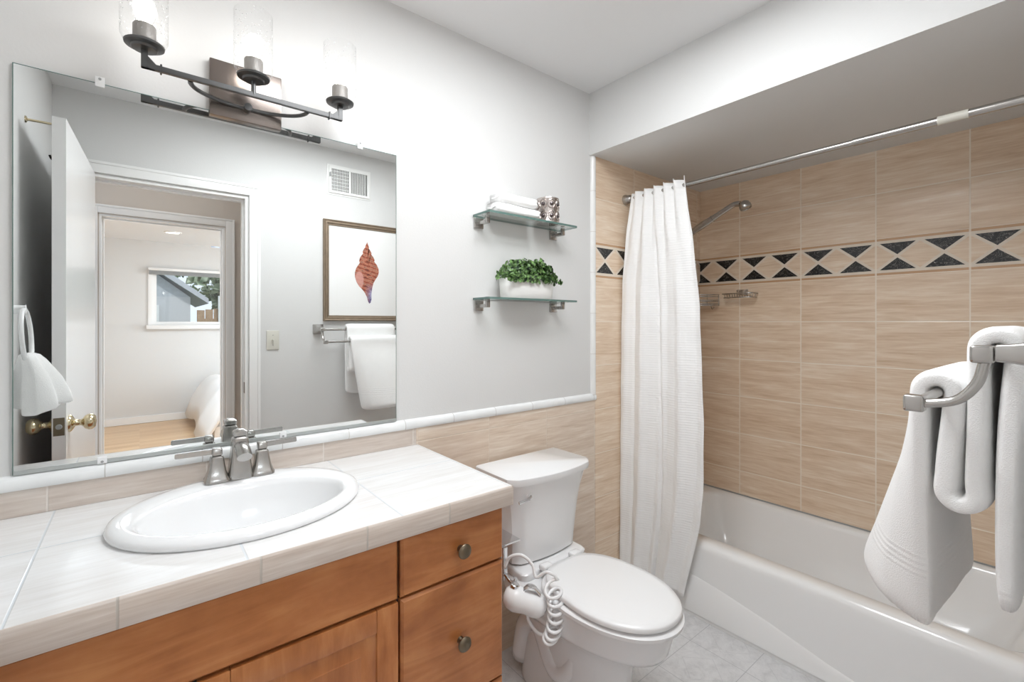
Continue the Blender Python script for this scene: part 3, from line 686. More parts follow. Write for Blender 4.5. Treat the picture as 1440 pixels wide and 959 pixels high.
def tanksec(hw, yf, bow, z, n=24, cr=.022):
    o = [(TX+hw, -.028, z)]; o.append((TX-hw, -.028, z)); q = 14
    f = []
    for i in range(q+1):
        t = -1+2*i/q; x = hw*t; y = yf-bow*(1-t*t)
        k = max(0, (abs(t)-.86)/.14); f.append((TX+x, y+cr*k*k*.9, z))
    return o+f
bm = NB()
loft(bm, [tanksec(.150, -.195, .018, .449), tanksec(.156, -.202, .022, .456), tanksec(.158, -.208, .024, .52), tanksec(.163, -.212, .026, .58), tanksec(.170, -.216, .028, .64), tanksec(.180, -.221, .030, .69), tanksec(.192, -.227, .032, .735), tanksec(.197, -.230, .033, .752)])
part('tank', bm, M['porc'], tl, 40)
bm = NB()
loft(bm, [tanksec(.200, -.232, .034, .7525), tanksec(.208, -.240, .036, .757), tanksec(.211, -.243, .037, .770), tanksec(.210, -.242, .037, .783), tanksec(.204, -.237, .036, .788)])
part('tank_lid', bm, M['porc'], tl, 40)
bm = NB(); lathe(bm, [(0, 0), (.017, 0), (.017, -.008), (.014, -.013), (0, -.015)], (TX-.118, -.232, .712), 'Y', 24, False); lv = part('lever_boss', bm, M['plast'], tl, 50)
bm = NB(); tube(bm, catmull([(TX-.118, -.245, .712), (TX-.140, -.249, .705), (TX-.175, -.246, .700)], 5), [(.0045, .006)]*11, 10, flat=(0, 1, 0)); part('flush_lever', bm, M['chrome'], lv, 60)
# seat and lid
SZ = .4300
bm = NB(); loft(bm, [egg(TX, -.285, -.740, .170, SZ-.010, eb=4, tb=.22), egg(TX, -.28, -.751, .181, SZ-.006, eb=4, tb=.22), egg(TX, -.28, -.753, .182, SZ+.005, eb=4, tb=.22), egg(TX, -.283, -.744, .175, SZ+.0095, eb=4, tb=.22)]); part('seat', bm, M['plast'], tl, 60)
bm = NB(); zl = .4455; loft(bm, [egg(TX, -.296, -.725, .157, zl-.002, eb=4, tb=.26, split=.5), egg(TX, -.288, -.742, .173, zl+.003, eb=4, tb=.26, split=.5), egg(TX, -.287, -.744, .174, zl+.014, eb=4, tb=.26, split=.5), egg(TX, -.290, -.740, .171, zl+.0195, eb=4, tb=.26, split=.5), egg(TX, -.31, -.72, .15, zl+.0225, eb=3.6, tb=.26, split=.5)]); part('seat_lid', bm, M['plast'], tl, 60)
for s in (-1, 1):
    bm = NB(); box(bm, TX+s*.075-.022, TX+s*.075+.022, -.292, -.262, .448, .468, .006); part('hinge_block', bm, M['plast'], tl, 60)

# ------------------------------------------------------------------ bidet sprayer and hoses
hk = thing('sprayer_holder', 'chrome clip holder hanging beside the toilet tank near the cabinet', 'holder', (1.0, -.2, .5))
bm = NB(); box(bm, .945, 1.052, -.238, -.231, .563, .568, .001); box(bm, .945, 1.052, -.238, -.08, .566, .569, .001); part('tank_clip', bm, M['chrome'], hk, 30)
bm = NB(); box(bm, .966, .984, -.250, -.238, .455, .566, .002); part('hanger_plate', bm, M['chrome'], hk, 30)
bm = NB(); tube(bm, catmull([(.975, -.245, .475), (.975, -.275, .462), (.975, -.300, .470), (.975, -.305, .485)], 5), .006, 10); part('hook', bm, M['chrome'], hk, 50)
sp = thing('bidet_sprayer', 'white handheld bidet sprayer with chrome trigger and coiled white hose', 'bidet sprayer', (.97, -.34, .42))
c0 = Vector((.975, -.352, .430)); ad = Vector((.72, -.62, -.30)).normalized()
bm = NB(); prof = [(-.072, .004), (-.068, .022), (-.054, .034), (-.034, .040), (-.014, .038), (.006, .035), (.030, .038), (.052, .036), (.068, .024), (.074, .005)]
u = Vector((0, 0, 1)); u = (u-ad*u.dot(ad)).normalized(); v = ad.cross(u)
loft(bm, [[c0+ad*h+u*(r*cos(2*pi*i/24))+v*(r*1.02*sin(2*pi*i/24)) for i in range(24)] for h, r in prof]); part('sprayer_body', bm, M['plast'], sp, 180)
bm = NB(); lathe(bm, [(0, 0), (.015, 0), (.015, .009), (.010, .013), (0, .013)], c0-ad*.046+u*.034, tuple(u), 20, False); part('spray_nozzle', bm, M['chrome'], sp, 40)
bm = NB(); P = [c0+ad*h+u*z for h, z in ((-.014, .036), (-.004, .051), (.016, .053), (.040, .039))]; tube(bm, catmull(P, 4), [(.004, .014)]*13, 10, flat=tuple(u)); part('trigger', bm, M['chrome'], sp, 60)
# coiled hose
def helix(path, turns, R, n):
    P = catmull(path, n//(len(path)-1)); m = len(P); out = []
    up = None
    for i, p in enumerate(P):
        T = (P[min(i+1, m-1)]-P[max(i-1, 0)]).normalized()
        if up is None: up = T.orthogonal().normalized()
        u = (up-T*up.dot(T)).normalized(); v = T.cross(u); up = u
        a_ = 2*pi*turns*i/m; f_ = min(1, i/10, (m-1-i)/10); out.append(p+(u*cos(a_)+v*sin(a_))*R*f_)
    return out
ctr_ = catmull([(1.000, -.395, .500), (1.004, -.408, .455), (1.002, -.412, .410), (.992, -.410, .365), (.984, -.400, .340)], 40); P = catmull([(.962, -.262, .505), (.966, -.270, .545), (.985, -.300, .560), (1.000, -.325, .535), (.992, -.340, .505), (1.004, -.365, .530), (1.022, -.386, .523)], 5)
P += [p+Vector((.027*cos(a_), .020*sin(a_), .010*sin(a_*1.0+1))) for p, a_ in [(p, 2*pi*7.3*k_/len(ctr_)) for k_, p in enumerate(ctr_)]]
P = [p+Vector((.032, -.024, -.01))*min(1, k_/25) for k_, p in enumerate(P)]; tube(bm := NB(), P, .0055, 8)
part('coiled_hose', bm, M['plast'], sp, 180)
bm = NB(); tube(bm, catmull([(1.016, -.410, .330), (.998, -.385, .338), (.982, -.362, .37), (.980, -.357, .40)], 6), .0055, 8); part('hose_end', bm, M['plast'], sp, 180)
wl = thing('supply_hose', 'grey braided water supply hose looping beside the cabinet under the tank', 'hose', (.95, -.1, .3))
bm = NB(); tube(bm, catmull([(.99, -.010, .20), (.96, -.05, .20), (.91, -.20, .25), (.905, -.27, .30), (.93, -.27, .285), (.955, -.24, .31), (.98, -.20, .38), (1.02, -.16, .45), (1.08, -.14, .47)], 8), .0065, 10); part('braided_tube', bm, M['nickel'], wl, 180)
bm = NB(); lathe(bm, [(0, 0), (.022, 0), (.022, -.006), (.012, -.01), (.012, -.04), (0, -.04)], (.99, -.008, .20), 'Y', 20, False); part('shutoff_valve', bm, M['chrome'], wl, 50)

# ------------------------------------------------------------------ bathtub
TY0 = YF+.002; TX0, TX1, TZ = 1.957, XR-.009, .347
tb = thing('bathtub', 'white enamel alcove bathtub against the travertine tiled wall', 'bathtub', (2.32, -.75, 0))
def R(x0, x1, y0, y1, r, z): return [(x, y, z) for x, y in rrect(x0, x1, y0, y1, r, 6)]
y0, y1 = TY0, -.0095; bm = NB()
loft(bm, [R(TX0+.008, TX1, y0, y1, .004, .0005), R(TX0+.006, TX1, y0, y1, .004, .28), R(TX0+.006, TX1, y0, y1, .005, .315), R(TX0+.008, TX1, y0, y1, .006, .327), R(TX0+.013, TX1, y0, y1, .006, .337), R(TX0+.020, TX1, y0, y1, .007, .3445), R(TX0+.029, TX1, y0, y1, .008, .3485), R(TX0+.040, TX1-.002, y0, y1, .01, .349),
          R(TX0+.082, TX1-.040, y0+.09, y1-.085, .07, .349), R(TX0+.090, TX1-.046, y0+.10, y1-.093, .075, .343), R(TX0+.096, TX1-.052, y0+.11, y1-.10, .08, .325), R(TX0+.115, TX1-.07, y0+.15, y1-.12, .10, .20), R(TX0+.15, TX1-.10, y0+.20, y1-.16, .10, .10), R(TX0+.19, TX1-.14, y0+.26, y1-.21, .08, .075)], True, True, True)
part('tub_shell', bm, M['tub'], tb, 50)
bm = NB(); poly = [(-1.498, .012), (-1.498, .028), (-1.15, .040), (-.90, .085), (-.70, .135), (-.52, .170), (-.40, .188), (-.25, .196), (-.02, .200), (-.02, .012)]
Pp = [(a_, b_) for a_, b_ in poly]; inset = [(-1.49, .02), (-1.49, .022), (-1.15, .033), (-.895, .077), (-.695, .127), (-.515, .162), (-.395, .180), (-.245, .188), (-.03, .192), (-.03, .02)]
loft(bm, [[(TX0+.008, a_, b_) for a_, b_ in Pp], [(TX0+.0015, a_, b_) for a_, b_ in inset]]); part('apron_panel', bm, M['tub'], tb, 60)
bm = NB(); lathe(bm, [(0, 0), (.03, 0), (.028, -.006), (0, -.008)], (2.33, -.125, .26), 'Y', 24, False); part('overflow_plate', bm, M['chrome'], tb, 50)
struct(finish('trim_7', box(NB(), XR-.0125, XR-.0085, y0, y1, .3495, .355), M['grey']))

# ------------------------------------------------------------------ curtain rod and curtain
RX, RZ = 1.945, 1.966
rd = thing('curtain_rod', 'brushed nickel tension shower curtain rod above the bathtub', 'curtain rod', (RX, -.75, RZ))
bm = NB(); lathe(bm, [(.0105, -.012), (.0105, -.99)], (RX, 0, RZ), 'Y', 24, True); part('thin_tube', bm, M['nickel'], rd, 60)
bm = NB(); lathe(bm, [(.0, -.985), (.0125, -.985), (.0130, -.988), (.0130, YF+.02), (0, YF+.02)], (RX, 0, RZ), 'Y', 24, False); part('thick_tube', bm, M['nickel'], rd, 60)
for yy, s in ((-.0095, -1), (YF, 1)):
    bm = NB(); lathe(bm, [(0, 0), (.026, 0), (.026, .006*s), (.021, .016*s), (.019, .034*s), (.013, .040*s), (0, .040*s)], (RX, yy, RZ), 'Y', 32, False); part('end_flange', bm, M['nickel'], rd, 40)
bm = NB(); lathe(bm, [(.0134, -1.205), (.0134, -1.275)], (RX, 0, RZ), 'Y', 24, False); part('sticker', bm, M['switch'], rd, 60)

def lerpt(tab, z):
    for (z0, v0), (z1, v1) in zip(tab, tab[1:]):
        if z0 >= z >= z1: return v0+(v1-v0)*(z0-z)/(z0-z1)
    return tab[-1][1] if z < tab[-1][0] else tab[0][1]
Rt = [(2.0, -.350), (1.85, -.372), (1.73, -.394), (1.41, -.428), (.88, -.447), (.6, -.444), (.436, -.428), (.25, -.385), (.09, -.345)]
Lt = [(2.0, -.062), (1.80, -.040), (1.55, -.024), (1.2, -.018), (.6, -.016), (.09, -.016)]
cu = thing('shower_curtain', 'white waffle-weave shower curtain bunched at the left end of the rod', 'curtain', (1.92, -.22, .09))
bm = NB(); NU, NV = 260, 90; rows = []
for j in range(NV+1):
    v_ = j/NV; row = []
    for i in range(NU+1):
        u_ = i/NU
        ztop = 1.985+.016*(abs(sin(u_*pi*5.5))**6)*(.4+.6*u_)+.006*u_
        zbot = .085+.03*(1-u_)
        z = ztop+(zbot-ztop)*v_
        yl, yr = lerpt(Lt, z), lerpt(Rt, z)
        drop = min(1, v_*3.5); top = max(0, 1-v_*4.5)
        ph = 2*pi*5.5*u_
        x = 1.922+.015*top*sin(ph)+drop*(.009*sin(2*pi*2.1*u_+.6+1.2*v_)+.005*sin(2*pi*4.3*u_+2+2.*v_)+.0022*sin(2*pi*8.5*u_+4*v_))
        fx = (u_-(.47+.05*v_))/.022; x += .020*drop*(.5+.5*v_)*math.exp(-fx*fx)
        fx = (u_-(.20-.05*v_))/.030; x += .010*drop*math.exp(-fx*fx)
        fx = (u_-.80)/.05; x += .012*max(0, 1-v_*2.2)*drop*math.exp(-fx*fx)
        if v_ < .12: x += .010*(1-v_/.12)
        x -= .030*(1-u_)**3*drop        # left edge swings towards the room
        x += .0015*sin(z*23+u_*12)*drop
        wv = u_+.012*sin(ph+.8)*top
        wv = max(0, min(1, wv)) if 0 < i < NU else u_
        y = yl+(yr-yl)*wv
        x = min(x, 1.9515)
        row.append(bm.verts.new((x, min(y, -.0105), z)))
    rows.append(row)
for a_, b_ in zip(rows, rows[1:]):
    for i in range(NU): bm.faces.new((a_[i], a_[i+1], b_[i+1], b_[i]))
o = part('curtain_fabric', bm, M['curtain'], cu, 180)
m = o.modifiers.new('thickness', 'SOLIDIFY'); m.thickness = .0022; m.offset = -1
for i in range(8):
    bm = NB(); yy = -.075-.036*i; lathe(bm, [(.0125, -.0015), (.0140, 0), (.0125, .0015), (.0112, 0), (.0125, -.0015)], (RX, yy, RZ), 'Y', 20, False)
    part('curtain_hook', bm, M['plast'], cu, 180)

# ------------------------------------------------------------------ hand shower
hs = thing('hand_shower', 'brushed nickel hand shower resting high on its wall arm behind the curtain', 'shower head', (2.30, -.2, 1.85))
bm = NB(); P = catmull([(2.30, -.150, 1.806), (2.30, -.215, 1.838), (2.30, -.290, 1.872), (2.30, -.360, 1.905), (2.30, -.400, 1.922), (2.30, -.430, 1.921)], 5)
rr = [(.0135+.0050*math.exp(-((i-6)/4)**2), )*2 for i in range(len(P))]; tube(bm, P, rr, 16); part('shower_handle', bm, M['nickel'], hs, 60)
bm = NB(); ax = Vector((0, -.35, -.94)).normalized(); lathe(bm, [(0, -.022), (.012, -.021), (.022, -.014), (.027, 0), (.028, .012), (.026, .018), (.024, .018), (.022, .015), (0, .017)], (2.30, -.452, 1.909), tuple(ax), 32, False); part('spray_head', bm, M['nickel'], hs, 40)
bm = NB(); lathe(bm, [(.0150, -.003), (.0175, -.002), (.0175, .002), (.0150, .003)], (2.30, -.288, 1.871), (0, -.9, .44), 20, False); part('grip_ring', bm, M['nickel'], hs, 40)
bm = NB(); tube(bm, catmull([(2.30, -.010, 1.90), (2.30, -.06, 1.905), (2.30, -.11, 1.87), (2.30, -.155, 1.83)], 5), .010, 14); lathe(bm, [(0, 0), (.03, 0), (.027, -.01), (.012, -.014)], (2.30, -.0095, 1.90), 'Y', 24, False); lathe(bm, [(.012, -.02), (.019, -.018), (.019, .018), (.012, .02)], (2.30, -.165, 1.815), (0, -.9, .44), 20, True); part('shower_arm', bm, M['nickel'], hs, 50)
bm = NB(); tube(bm, catmull([(2.30, -.140, 1.80), (2.30, -.10, 1.70), (2.28, -.05, 1.40), (2.27, -.05, 1.15), (2.25, -.08, 1.05), (2.22, -.06, 1.15), (2.22, -.04, 1.5), (2.24, -.03, 1.78), (2.28, -.03, 1.88)], 6), .006, 10); part('shower_hose', bm, M['nickel'], hs, 60)

# soap dish and corner caddy on the tiled wall
sd = thing('soap_basket', 'small chrome wire soap basket on the tiled wall under the black triangle border', 'soap dish', (2.64, -.27, 1.50))
wx = XR-.008
bm = NB()
for z_, r_ in ((1.500, 0), (1.478, .006)):
    L_ = [(wx-.004, -.185-r_), (wx-.070+r_, -.185-r_), (wx-.078+r_, -.20), (wx-.078+r_, -.335), (wx-.070+r_, -.35+r_), (wx-.004, -.35+r_)]; tube(bm, [(x, y, z_) for x, y in L_], .0036, 8)
for i in range(11):
    y = -.197-.0142*i; tube(bm, [(wx-.006, y, 1.500), (wx-.010, y, 1.480), (wx-.066, y, 1.480), (wx-.076, y, 1.500)], .0016, 6)
part('wire_basket', bm, M['nickel'], sd, 60)
bm = NB(); box(bm, wx-.010, wx, -.300, -.235, 1.492, 1.525, .003); part('mount', bm, M['chrome'], sd, 40)
cc = thing('corner_caddy', 'three-tier dark wire shower caddy in the tub corner behind the curtain', 'caddy', (2.63, -.06, 1.44))
bm = NB()
for z_ in (1.502, 1.492, 1.470, 1.462, 1.448, 1.440):
    tube(bm, catmull([(wx-.003, -.130, z_), (wx-.05, -.125, z_-.002), (wx-.10, -.085, z_-.002), (wx-.118, -.045, z_), (wx-.120, -.012, z_)], 4), .0030, 6)
for i in range(7):
    a_ = i/6; x = wx-.012-.10*a_; tube(bm, [(x, -.012, 1.441), (x+.04*(1-a_)-.01, -.118+.09*a_**2, 1.441)], .0016, 6)
for x, y in ((wx-.005, -.128), (wx-.118, -.014), (wx-.085, -.10)): tube(bm, [(x, y, 1.438), (x, y, 1.504)], .002, 6)
part('wire_rack', bm, M['nickel'], cc, 60)
bm = NB(); tube(bm, catmull([(wx-.006, -.08, 1.44), (wx-.012, -.09, 1.42), (wx-.02, -.10, 1.418), (wx-.022, -.11, 1.428)], 4), .002, 6); part('hook', bm, M['nickel'], cc, 60)

# ------------------------------------------------------------------ double towel bar
tbx0, tbx1 = .860, 1.48; yL, zL, yU, zU = -1.345, 1.222, -1.411, 1.294
tr = thing('towel_bar', 'brushed nickel double towel bar on the wall beside the doorway', 'towel rail', (1.17, YF, 1.29))
for x in (tbx0, tbx1):
    bm = NB()
    loft(bm, [[(x+a_, YF+d_, zU+.002+b_) for a_, b_ in rrect(-h, h, -h, h, .004, 3)] for d_, h in ((.0, .031), (.006, .031), (.012, .027), (.030, .018), (.060, .0125), (.076, .011))])
    post = part('post', bm, M['nickel'], tr, 40)
    bm = NB(); box(bm, x-.013, x+.010, yU-.0115, yU+.0115, zU-.0115, zU+.0115, .0045, 3); part('upper_knuckle', bm, M['nickel'], post, 50)
    bm = NB(); P = catmull([(x, yU-.002, zU-.010), (x, yU+.006, zU-.040), (x, yU+.026, zU-.064), (x, yL-.005, zL-.001)], 6); tube(bm, P, (.0062, .0075), 14, flat=(0, 1, 0)); part('curved_arm', bm, M['nickel'], post, 60)
    bm = NB(); box(bm, x-.013, x+.010, yL-.0095, yL+.0135, zL-.012, zL+.011, .004, 3); part('lower_cap', bm, M['nickel'], post, 50)
for y_, z_ in ((yL, zL), (yU, zU)):
    bm = NB(); lathe(bm, [(.0072, tbx0), (.0072, tbx1)], (0, y_, z_), 'X', 18, True); part('rail', bm, M['nickel'], tr, 60)

bt = thing('bath_towel', 'thick white bath towel looped over both rails of the double towel bar', 'towel', (1.16, -1.37, .82))
def arc(cy, cz, r, a0, a1, n=8): return [(cy+r*cos(radians(a0+(a1-a0)*i/n)), cz+r*sin(radians(a0+(a1-a0)*i/n))) for i in range(n+1)]
rB = .0225
path = [(-1.316, .785), (-1.316, .83), (-1.317, .90), (-1.318, 1.0), (-1.320, 1.1), (yL+rB, 1.18)]+arc(yL, zL, rB, 0, 180)+[(-1.3640, 1.17), (-1.3590, 1.12)]
uc = -1.3725; path += [(uc+.0155, 1.085)]+[(uc+.0185*cos(radians(a_)), 1.068+.022*sin(radians(a_))) for a_ in range(0, -181, -22)]+[(uc-.0155, 1.085), (-1.3885, 1.13), (-1.3885, 1.2), (yU+rB, 1.26)]+arc(yU, zU, rB, 0, 180)+[(-1.426, 1.2), (-1.424, 1.1), (-1.423, 1.0), (-1.423, .93), (-1.423, .885)]
nP = len(path); K = 40; loops = []
cum = [0]
for a_, b_ in zip(path, path[1:]): cum.append(cum[-1]+math.hypot(b_[0]-a_[0], b_[1]-a_[1]))
for i, (y, z) in enumerate(path):
    a_, b_ = path[max(0, i-1)], path[min(nP-1, i+1)]; ty, tz = b_[0]-a_[0], b_[1]-a_[1]; l_ = math.hypot(ty, tz); ty, tz = ty/l_, tz/l_
    ny, nz = tz, -ty      # points to the outside: room side on the front flap
    s_ = cum[i]; front = s_ < .36
    x0, x1 = 1.0, 1.315
    g = max(0, min(1, (.40-s_)/.40)) if s_ < .40 else 0
    if s_ < .40: x0 += .070*g; x1 += .02*g
    back = max(0, min(1, (s_-(cum[-1]-.38))/.38)); x0 += .0*back
    th = .0285; um = math.exp(-((s_-.61)/.12)**2); th += .006*um
    end = min(1, (s_+.0001)/.012, (cum[-1]-s_+.0001)/.012); th *= .35+.65*math.sqrt(max(0, min(1, end)))
    ring = []
    n1 = 14; n2 = 5
    # rounded rectangle in (a along x, b along normal)
    base = [(q*2/n1-1, 1.) for q in range(n1+1)]; pts = []
    for q in range(K):
        t = 2*pi*q/K; c_, sn = cos(t), sin(t); a2 = abs(c_)**.22*(1 if c_ >= 0 else -1); b2 = abs(sn)**.5*(1 if sn >= 0 else -1)
        pts.append((a2, b2))
    for a2, b2 in pts:
        xx = x0+(x1-x0)*(a2+1)/2; off = b2*th/2
        w = (a2+1)/2
        yy = y+ny*off; zz = z+nz*off
        if g > 0:
            ex = .124*g**.82
            if b2 > 0: yy += ex*min(1, w*2.6)**.8*b2**.3
            yy -= .030*g*w*(1 if b2 < 0 else 0)
            zz += .03*max(0, 1-s_/.12)*min(1, w*1.6)
        yy += .0025*sin(xx*40+s_*9)
        yy = max(yy, YF+.004)
        ring.append((xx, yy, zz))
    loops.append(ring)
bm = NB(); loft(bm, loops)
o = part('towel_fabric', bm, M['terry'], bt, 180)
m = o.modifiers.new('sub', 'SUBSURF'); m.levels = 2; m.render_levels = 2

# ------------------------------------------------------------------ towel ring with hand towel
rg = thing('towel_ring', 'white towel ring on the left wall, seen in the mirror', 'towel ring', (XL, -.50, 1.38))
bm = NB(); lathe(bm, [(0, 0), (.026, 0), (.025, .008), (.014, .018), (.012, .045), (.014, .050), (0, .052)], (XL, -.50, 1.375), 'X', 24, False); part('wall_post', bm, M['plast'], rg, 50)
bm = NB(); P = [(XL+.046+.010*(1-cos(q*pi/18))/2, -.50+.075*sin(q*pi/18), 1.293+.082*cos(q*pi/18)) for q in range(37)]; tube(bm, P, .0060, 12, False); part('ring', bm, M['plast'], rg, 180)
ht = thing('hand_towel', 'white hand towel pulled through the ring on the left wall', 'towel', (-.25, -.50, 1.04))
bm = NB(); loops = []
for k, (z, wy, wx_, cxx, cyy) in enumerate(((1.245, .020, .010, -.256, -.50), (1.240, .045, .020, -.256, -.50), (1.225, .058, .026, -.252, -.50), (1.20, .064, .032, -.246, -.503), (1.17, .075, .040, -.240, -.506), (1.14, .084, .045, -.237, -.510), (1.11, .091, .048, -.234, -.515), (1.082, .096, .050, -.232, -.518), (1.077, .092, .046, -.232, -.518))):
    L_ = []
    for i in range(60):
        a_ = 2*pi*i/60; rip = 1+(.10+.14*min(1, k/5))*1.6*cos(6*a_+.6)*(.5+.5*min(1, k/3))
        L_.append((max(cxx+wx_*cos(a_)*rip, XL+.004), cyy+wy*sin(a_)*(1+.05*cos(5*a_)), z+(.012*sin(2*a_+1) if k > 5 else 0)))
    loops.append(L_)
loft(bm, loops); part('towel_fabric', bm, M['terry'], ht, 180)
# pegs behind the door
h = thing('wall_hook', 'brass peg high on the left wall behind the open door', 'hook', (XL, -.857, 2.05)); bm = NB()
lathe(bm, [(0, 0), (.012, 0), (.011, .004), (.0045, .007), (.0040, .088), (.006, .092), (.006, .104), (0, .106)], (XL, -.857, 2.052), 'X', 16, False); part('peg', bm, M['brass'], h, 50)
h = thing('coat_hook', 'small black hook on the back of the open white door', 'hook', (-.24, -.93, 1.95)); bm = NB()
hc = lat-dv*.20-nrm*.036; hy, hx_ = hc.y, hc.x
box(bm, hx_-.003, hx_, hy-.010, hy+.010, 1.925, 1.985, .001); part('base', bm, M['black'], h, 40)
bm = NB(); tube(bm, catmull([(hx_-.002, hy, 1.950), (hx_-.015, hy, 1.944), (hx_-.030, hy, 1.948), (hx_-.036, hy, 1.962)], 5), .0035, 10); part('prong', bm, M['black'], h, 60)

# ------------------------------------------------------------------ picture, vent, switch on the doorway wall
PX0, PX1, PZ0, PZ1 = .889, 1.450, 1.347, 1.984; pc = (PX0+PX1)/2
pf = thing('framed_picture', 'framed painting of a spiral seashell in a champagne wood frame', 'picture', (pc, YF, PZ0))
bm = NB(); rings = []
for i_, d_ in ((0, 0), (0, .018), (.006, .024), (.012, .020), (.022, .020), (.028, .013), (.034, .013), (.036, .006)):
    rings.append([(x, YF+d_, z) for x, z in ((PX0+i_, PZ0+i_), (PX1-i_, PZ0+i_), (PX1-i_, PZ1-i_), (PX0+i_, PZ1-i_))])
loft(bm, rings, True, False, False); part('frame', bm, M['pframe'], pf, 20)
bm = NB(); box(bm, PX0+.03, PX1-.03, YF+.002, YF+.007, PZ0+.03, PZ1-.03); part('mat_board', bm, M['paper'], pf, None)
bm = NB(); 
for i_ in (.085,):
    a_, b_, c_, d_ = PX0+i_, PX1-i_, PZ0+i_, PZ1-i_; w = .0012
    box(bm, a_, b_, YF+.007, YF+.0075, c_, c_+w); box(bm, a_, b_, YF+.007, YF+.0075, d_-w, d_); box(bm, a_, a_+w, YF+.007, YF+.0075, c_+w, d_-w); box(bm, b_-w, b_, YF+.007, YF+.0075, c_+w, d_-w)
part('mat_line', bm, M['pot'], pf, None)
sil = [(1.170, 1.868), (1.178, 1.845), (1.183, 1.835), (1.181, 1.826), (1.192, 1.812), (1.200, 1.797), (1.197, 1.788), (1.212, 1.772), (1.221, 1.752), (1.218, 1.742), (1.236, 1.722), (1.248, 1.696), (1.250, 1.672), (1.243, 1.648), (1.228, 1.626), (1.213, 1.600), (1.204, 1.565), (1.199, 1.525), (1.199, 1.490), (1.193, 1.468), (1.184, 1.462), (1.176, 1.476), (1.168, 1.505), (1.156, 1.530), (1.138, 1.553), (1.116, 1.573), (1.099, 1.600), (1.089, 1.632), (1.088, 1.662), (1.096, 1.690), (1.110, 1.712), (1.120, 1.726), (1.116, 1.740), (1.122, 1.762), (1.134, 1.780), (1.142, 1.790), (1.139, 1.802), (1.147, 1.820), (1.157, 1.832), (1.157, 1.840), (1.163, 1.852)]
bm = NB(); cx_, cz_ = 1.168, 1.67
out_ = [bm.verts.new((x, YF+.0076, z)) for x, z in sil]; ctr = bm.verts.new((cx_, YF+.0082, cz_))
mid = [bm.verts.new((cx_+(x-cx_)*.6, YF+.0080, cz_+(z-cz_)*.8)) for x, z in sil]
for i in range(len(sil)):
    j = (i+1) % len(sil); bm.faces.new((out_[i], out_[j], mid[j], mid[i])); bm.faces.new((mid[i], mid[j], ctr))
part('shell_painting', bm, M['shell'], pf, 180)
vt = thing('air_vent', 'white metal louvered air vent high on the doorway wall', 'vent', (1.05, YF, 2.16))
VX0, VX1, VZ0, VZ1 = .925, 1.183, 2.155, 2.322
bm = NB(); box(bm, VX0-.012, VX1+.012, YF, YF+.003, VZ0-.012, VZ1+.012, .001)
f = .014; box(bm, VX0, VX0+f, YF, YF+.010, VZ0, VZ1); box(bm, VX1-f, VX1, YF, YF+.010, VZ0, VZ1); box(bm, VX0+f, VX1-f, YF, YF+.010, VZ0, VZ0+f); box(bm, VX0+f, VX1-f, YF, YF+.010, VZ1-f, VZ1); box(bm, 1.048, 1.060, YF, YF+.010, VZ0+f, VZ1-f); part('vent_frame', bm, M['vent'], vt, 30)
part('vent_opening', box(NB(), VX0+f, VX1-f, YF+.003, YF+.0035, VZ0+f, VZ1-f), M['black'], vt, None)
bm = NB()
for i in range(13):
    for xa in (VX0+f+.004, 1.063):
        x = xa+i*.0081
        if x < 1.046 or 1.06 < x < VX1-f: bar(bm, (x, YF+.0065, VZ0+f), (x, YF+.0065, VZ1-f), .0030, .006, up=(0, 1, 0), bev=0)
part('louvres', bm, M['vent'], vt, None)
bm = NB()
for i in range(6): box(bm, VX0+f, 1.048, YF+.0095, YF+.0102, VZ0+f+.012+.022*i, VZ0+f+.0145+.022*i)
part('damper_blades', bm, M['vent'], vt, None)
bm = NB(); box(bm, VX0+.002, VX0+.008, YF+.01, YF+.024, VZ0+.10, VZ0+.125, .001); part('damper_lever', bm, M['grey'], vt, 30)
sw = thing('light_switch', 'ivory light switch plate on the wall right of the doorway', 'light switch', (.606, YF, 1.18))
bm = NB(); box(bm, .573, .640, YF, YF+.006, 1.178, 1.290, .003); part('switch_plate', bm, M['switch'], sw, 40)
bm = NB(); box(bm, .602, .611, YF+.006, YF+.019, 1.228, 1.240, .002); part('toggle', bm, M['switch'], sw, 40)
for z_ in (1.205, 1.263):
    bm = NB(); lathe(bm, [(0, .006), (.003, .006), (.003, .0075), (0, .008)], (.6065, YF, z_), 'Y', 10, False); part('screw', bm, M['grey'], sw, 40)

# ------------------------------------------------------------------ bedroom
bd = thing('bed', 'bed under a white duvet in the bedroom, seen through the doorway in the mirror', 'bed', (1.55, -5.4, 0))
bm = NB(); box(bm, .62, 2.6, -6.25, -4.35, .04, .22, .02); part('bed_base', bm, M['duvet'], bd, 30)
bm = NB(); nx, ny = 40, 30; g_ = []
for i in range(nx+1):
    row = []
    for j in range(ny+1):
        u_, v_ = i/nx, j/ny; x = .50+2.15*u_; y = -6.3+2.0*v_
        e1 = min(1, u_/.16); e2 = min(1, min(v_, 1-v_)/.10)
        h = .10+.52*math.sin(pi/2*e1)**.8*math.sin(pi/2*min(1, .35+.65*e2))**.8
        h += .025*sin(14*u_+5*v_)+.02*sin(9*v_*2+11*u_); x -= .03*sin(10*v_)*(1-e1)
        row.append(bm.verts.new((x, y, max(.05, h))))
    g_.append(row)
for i in range(nx):
    for j in range(ny): bm.faces.new((g_[i][j], g_[i+1][j], g_[i+1][j+1], g_[i][j+1]))
o = part('duvet', bm, M['duvet'], bd, 180); m = o.modifiers.new('thick', 'SOLIDIFY'); m.thickness = .03
cl = thing('ceiling_downlight', 'round white recessed downlight in the bedroom ceiling, seen in the mirror', 'ceiling light', (.315, -5.47, ZC))
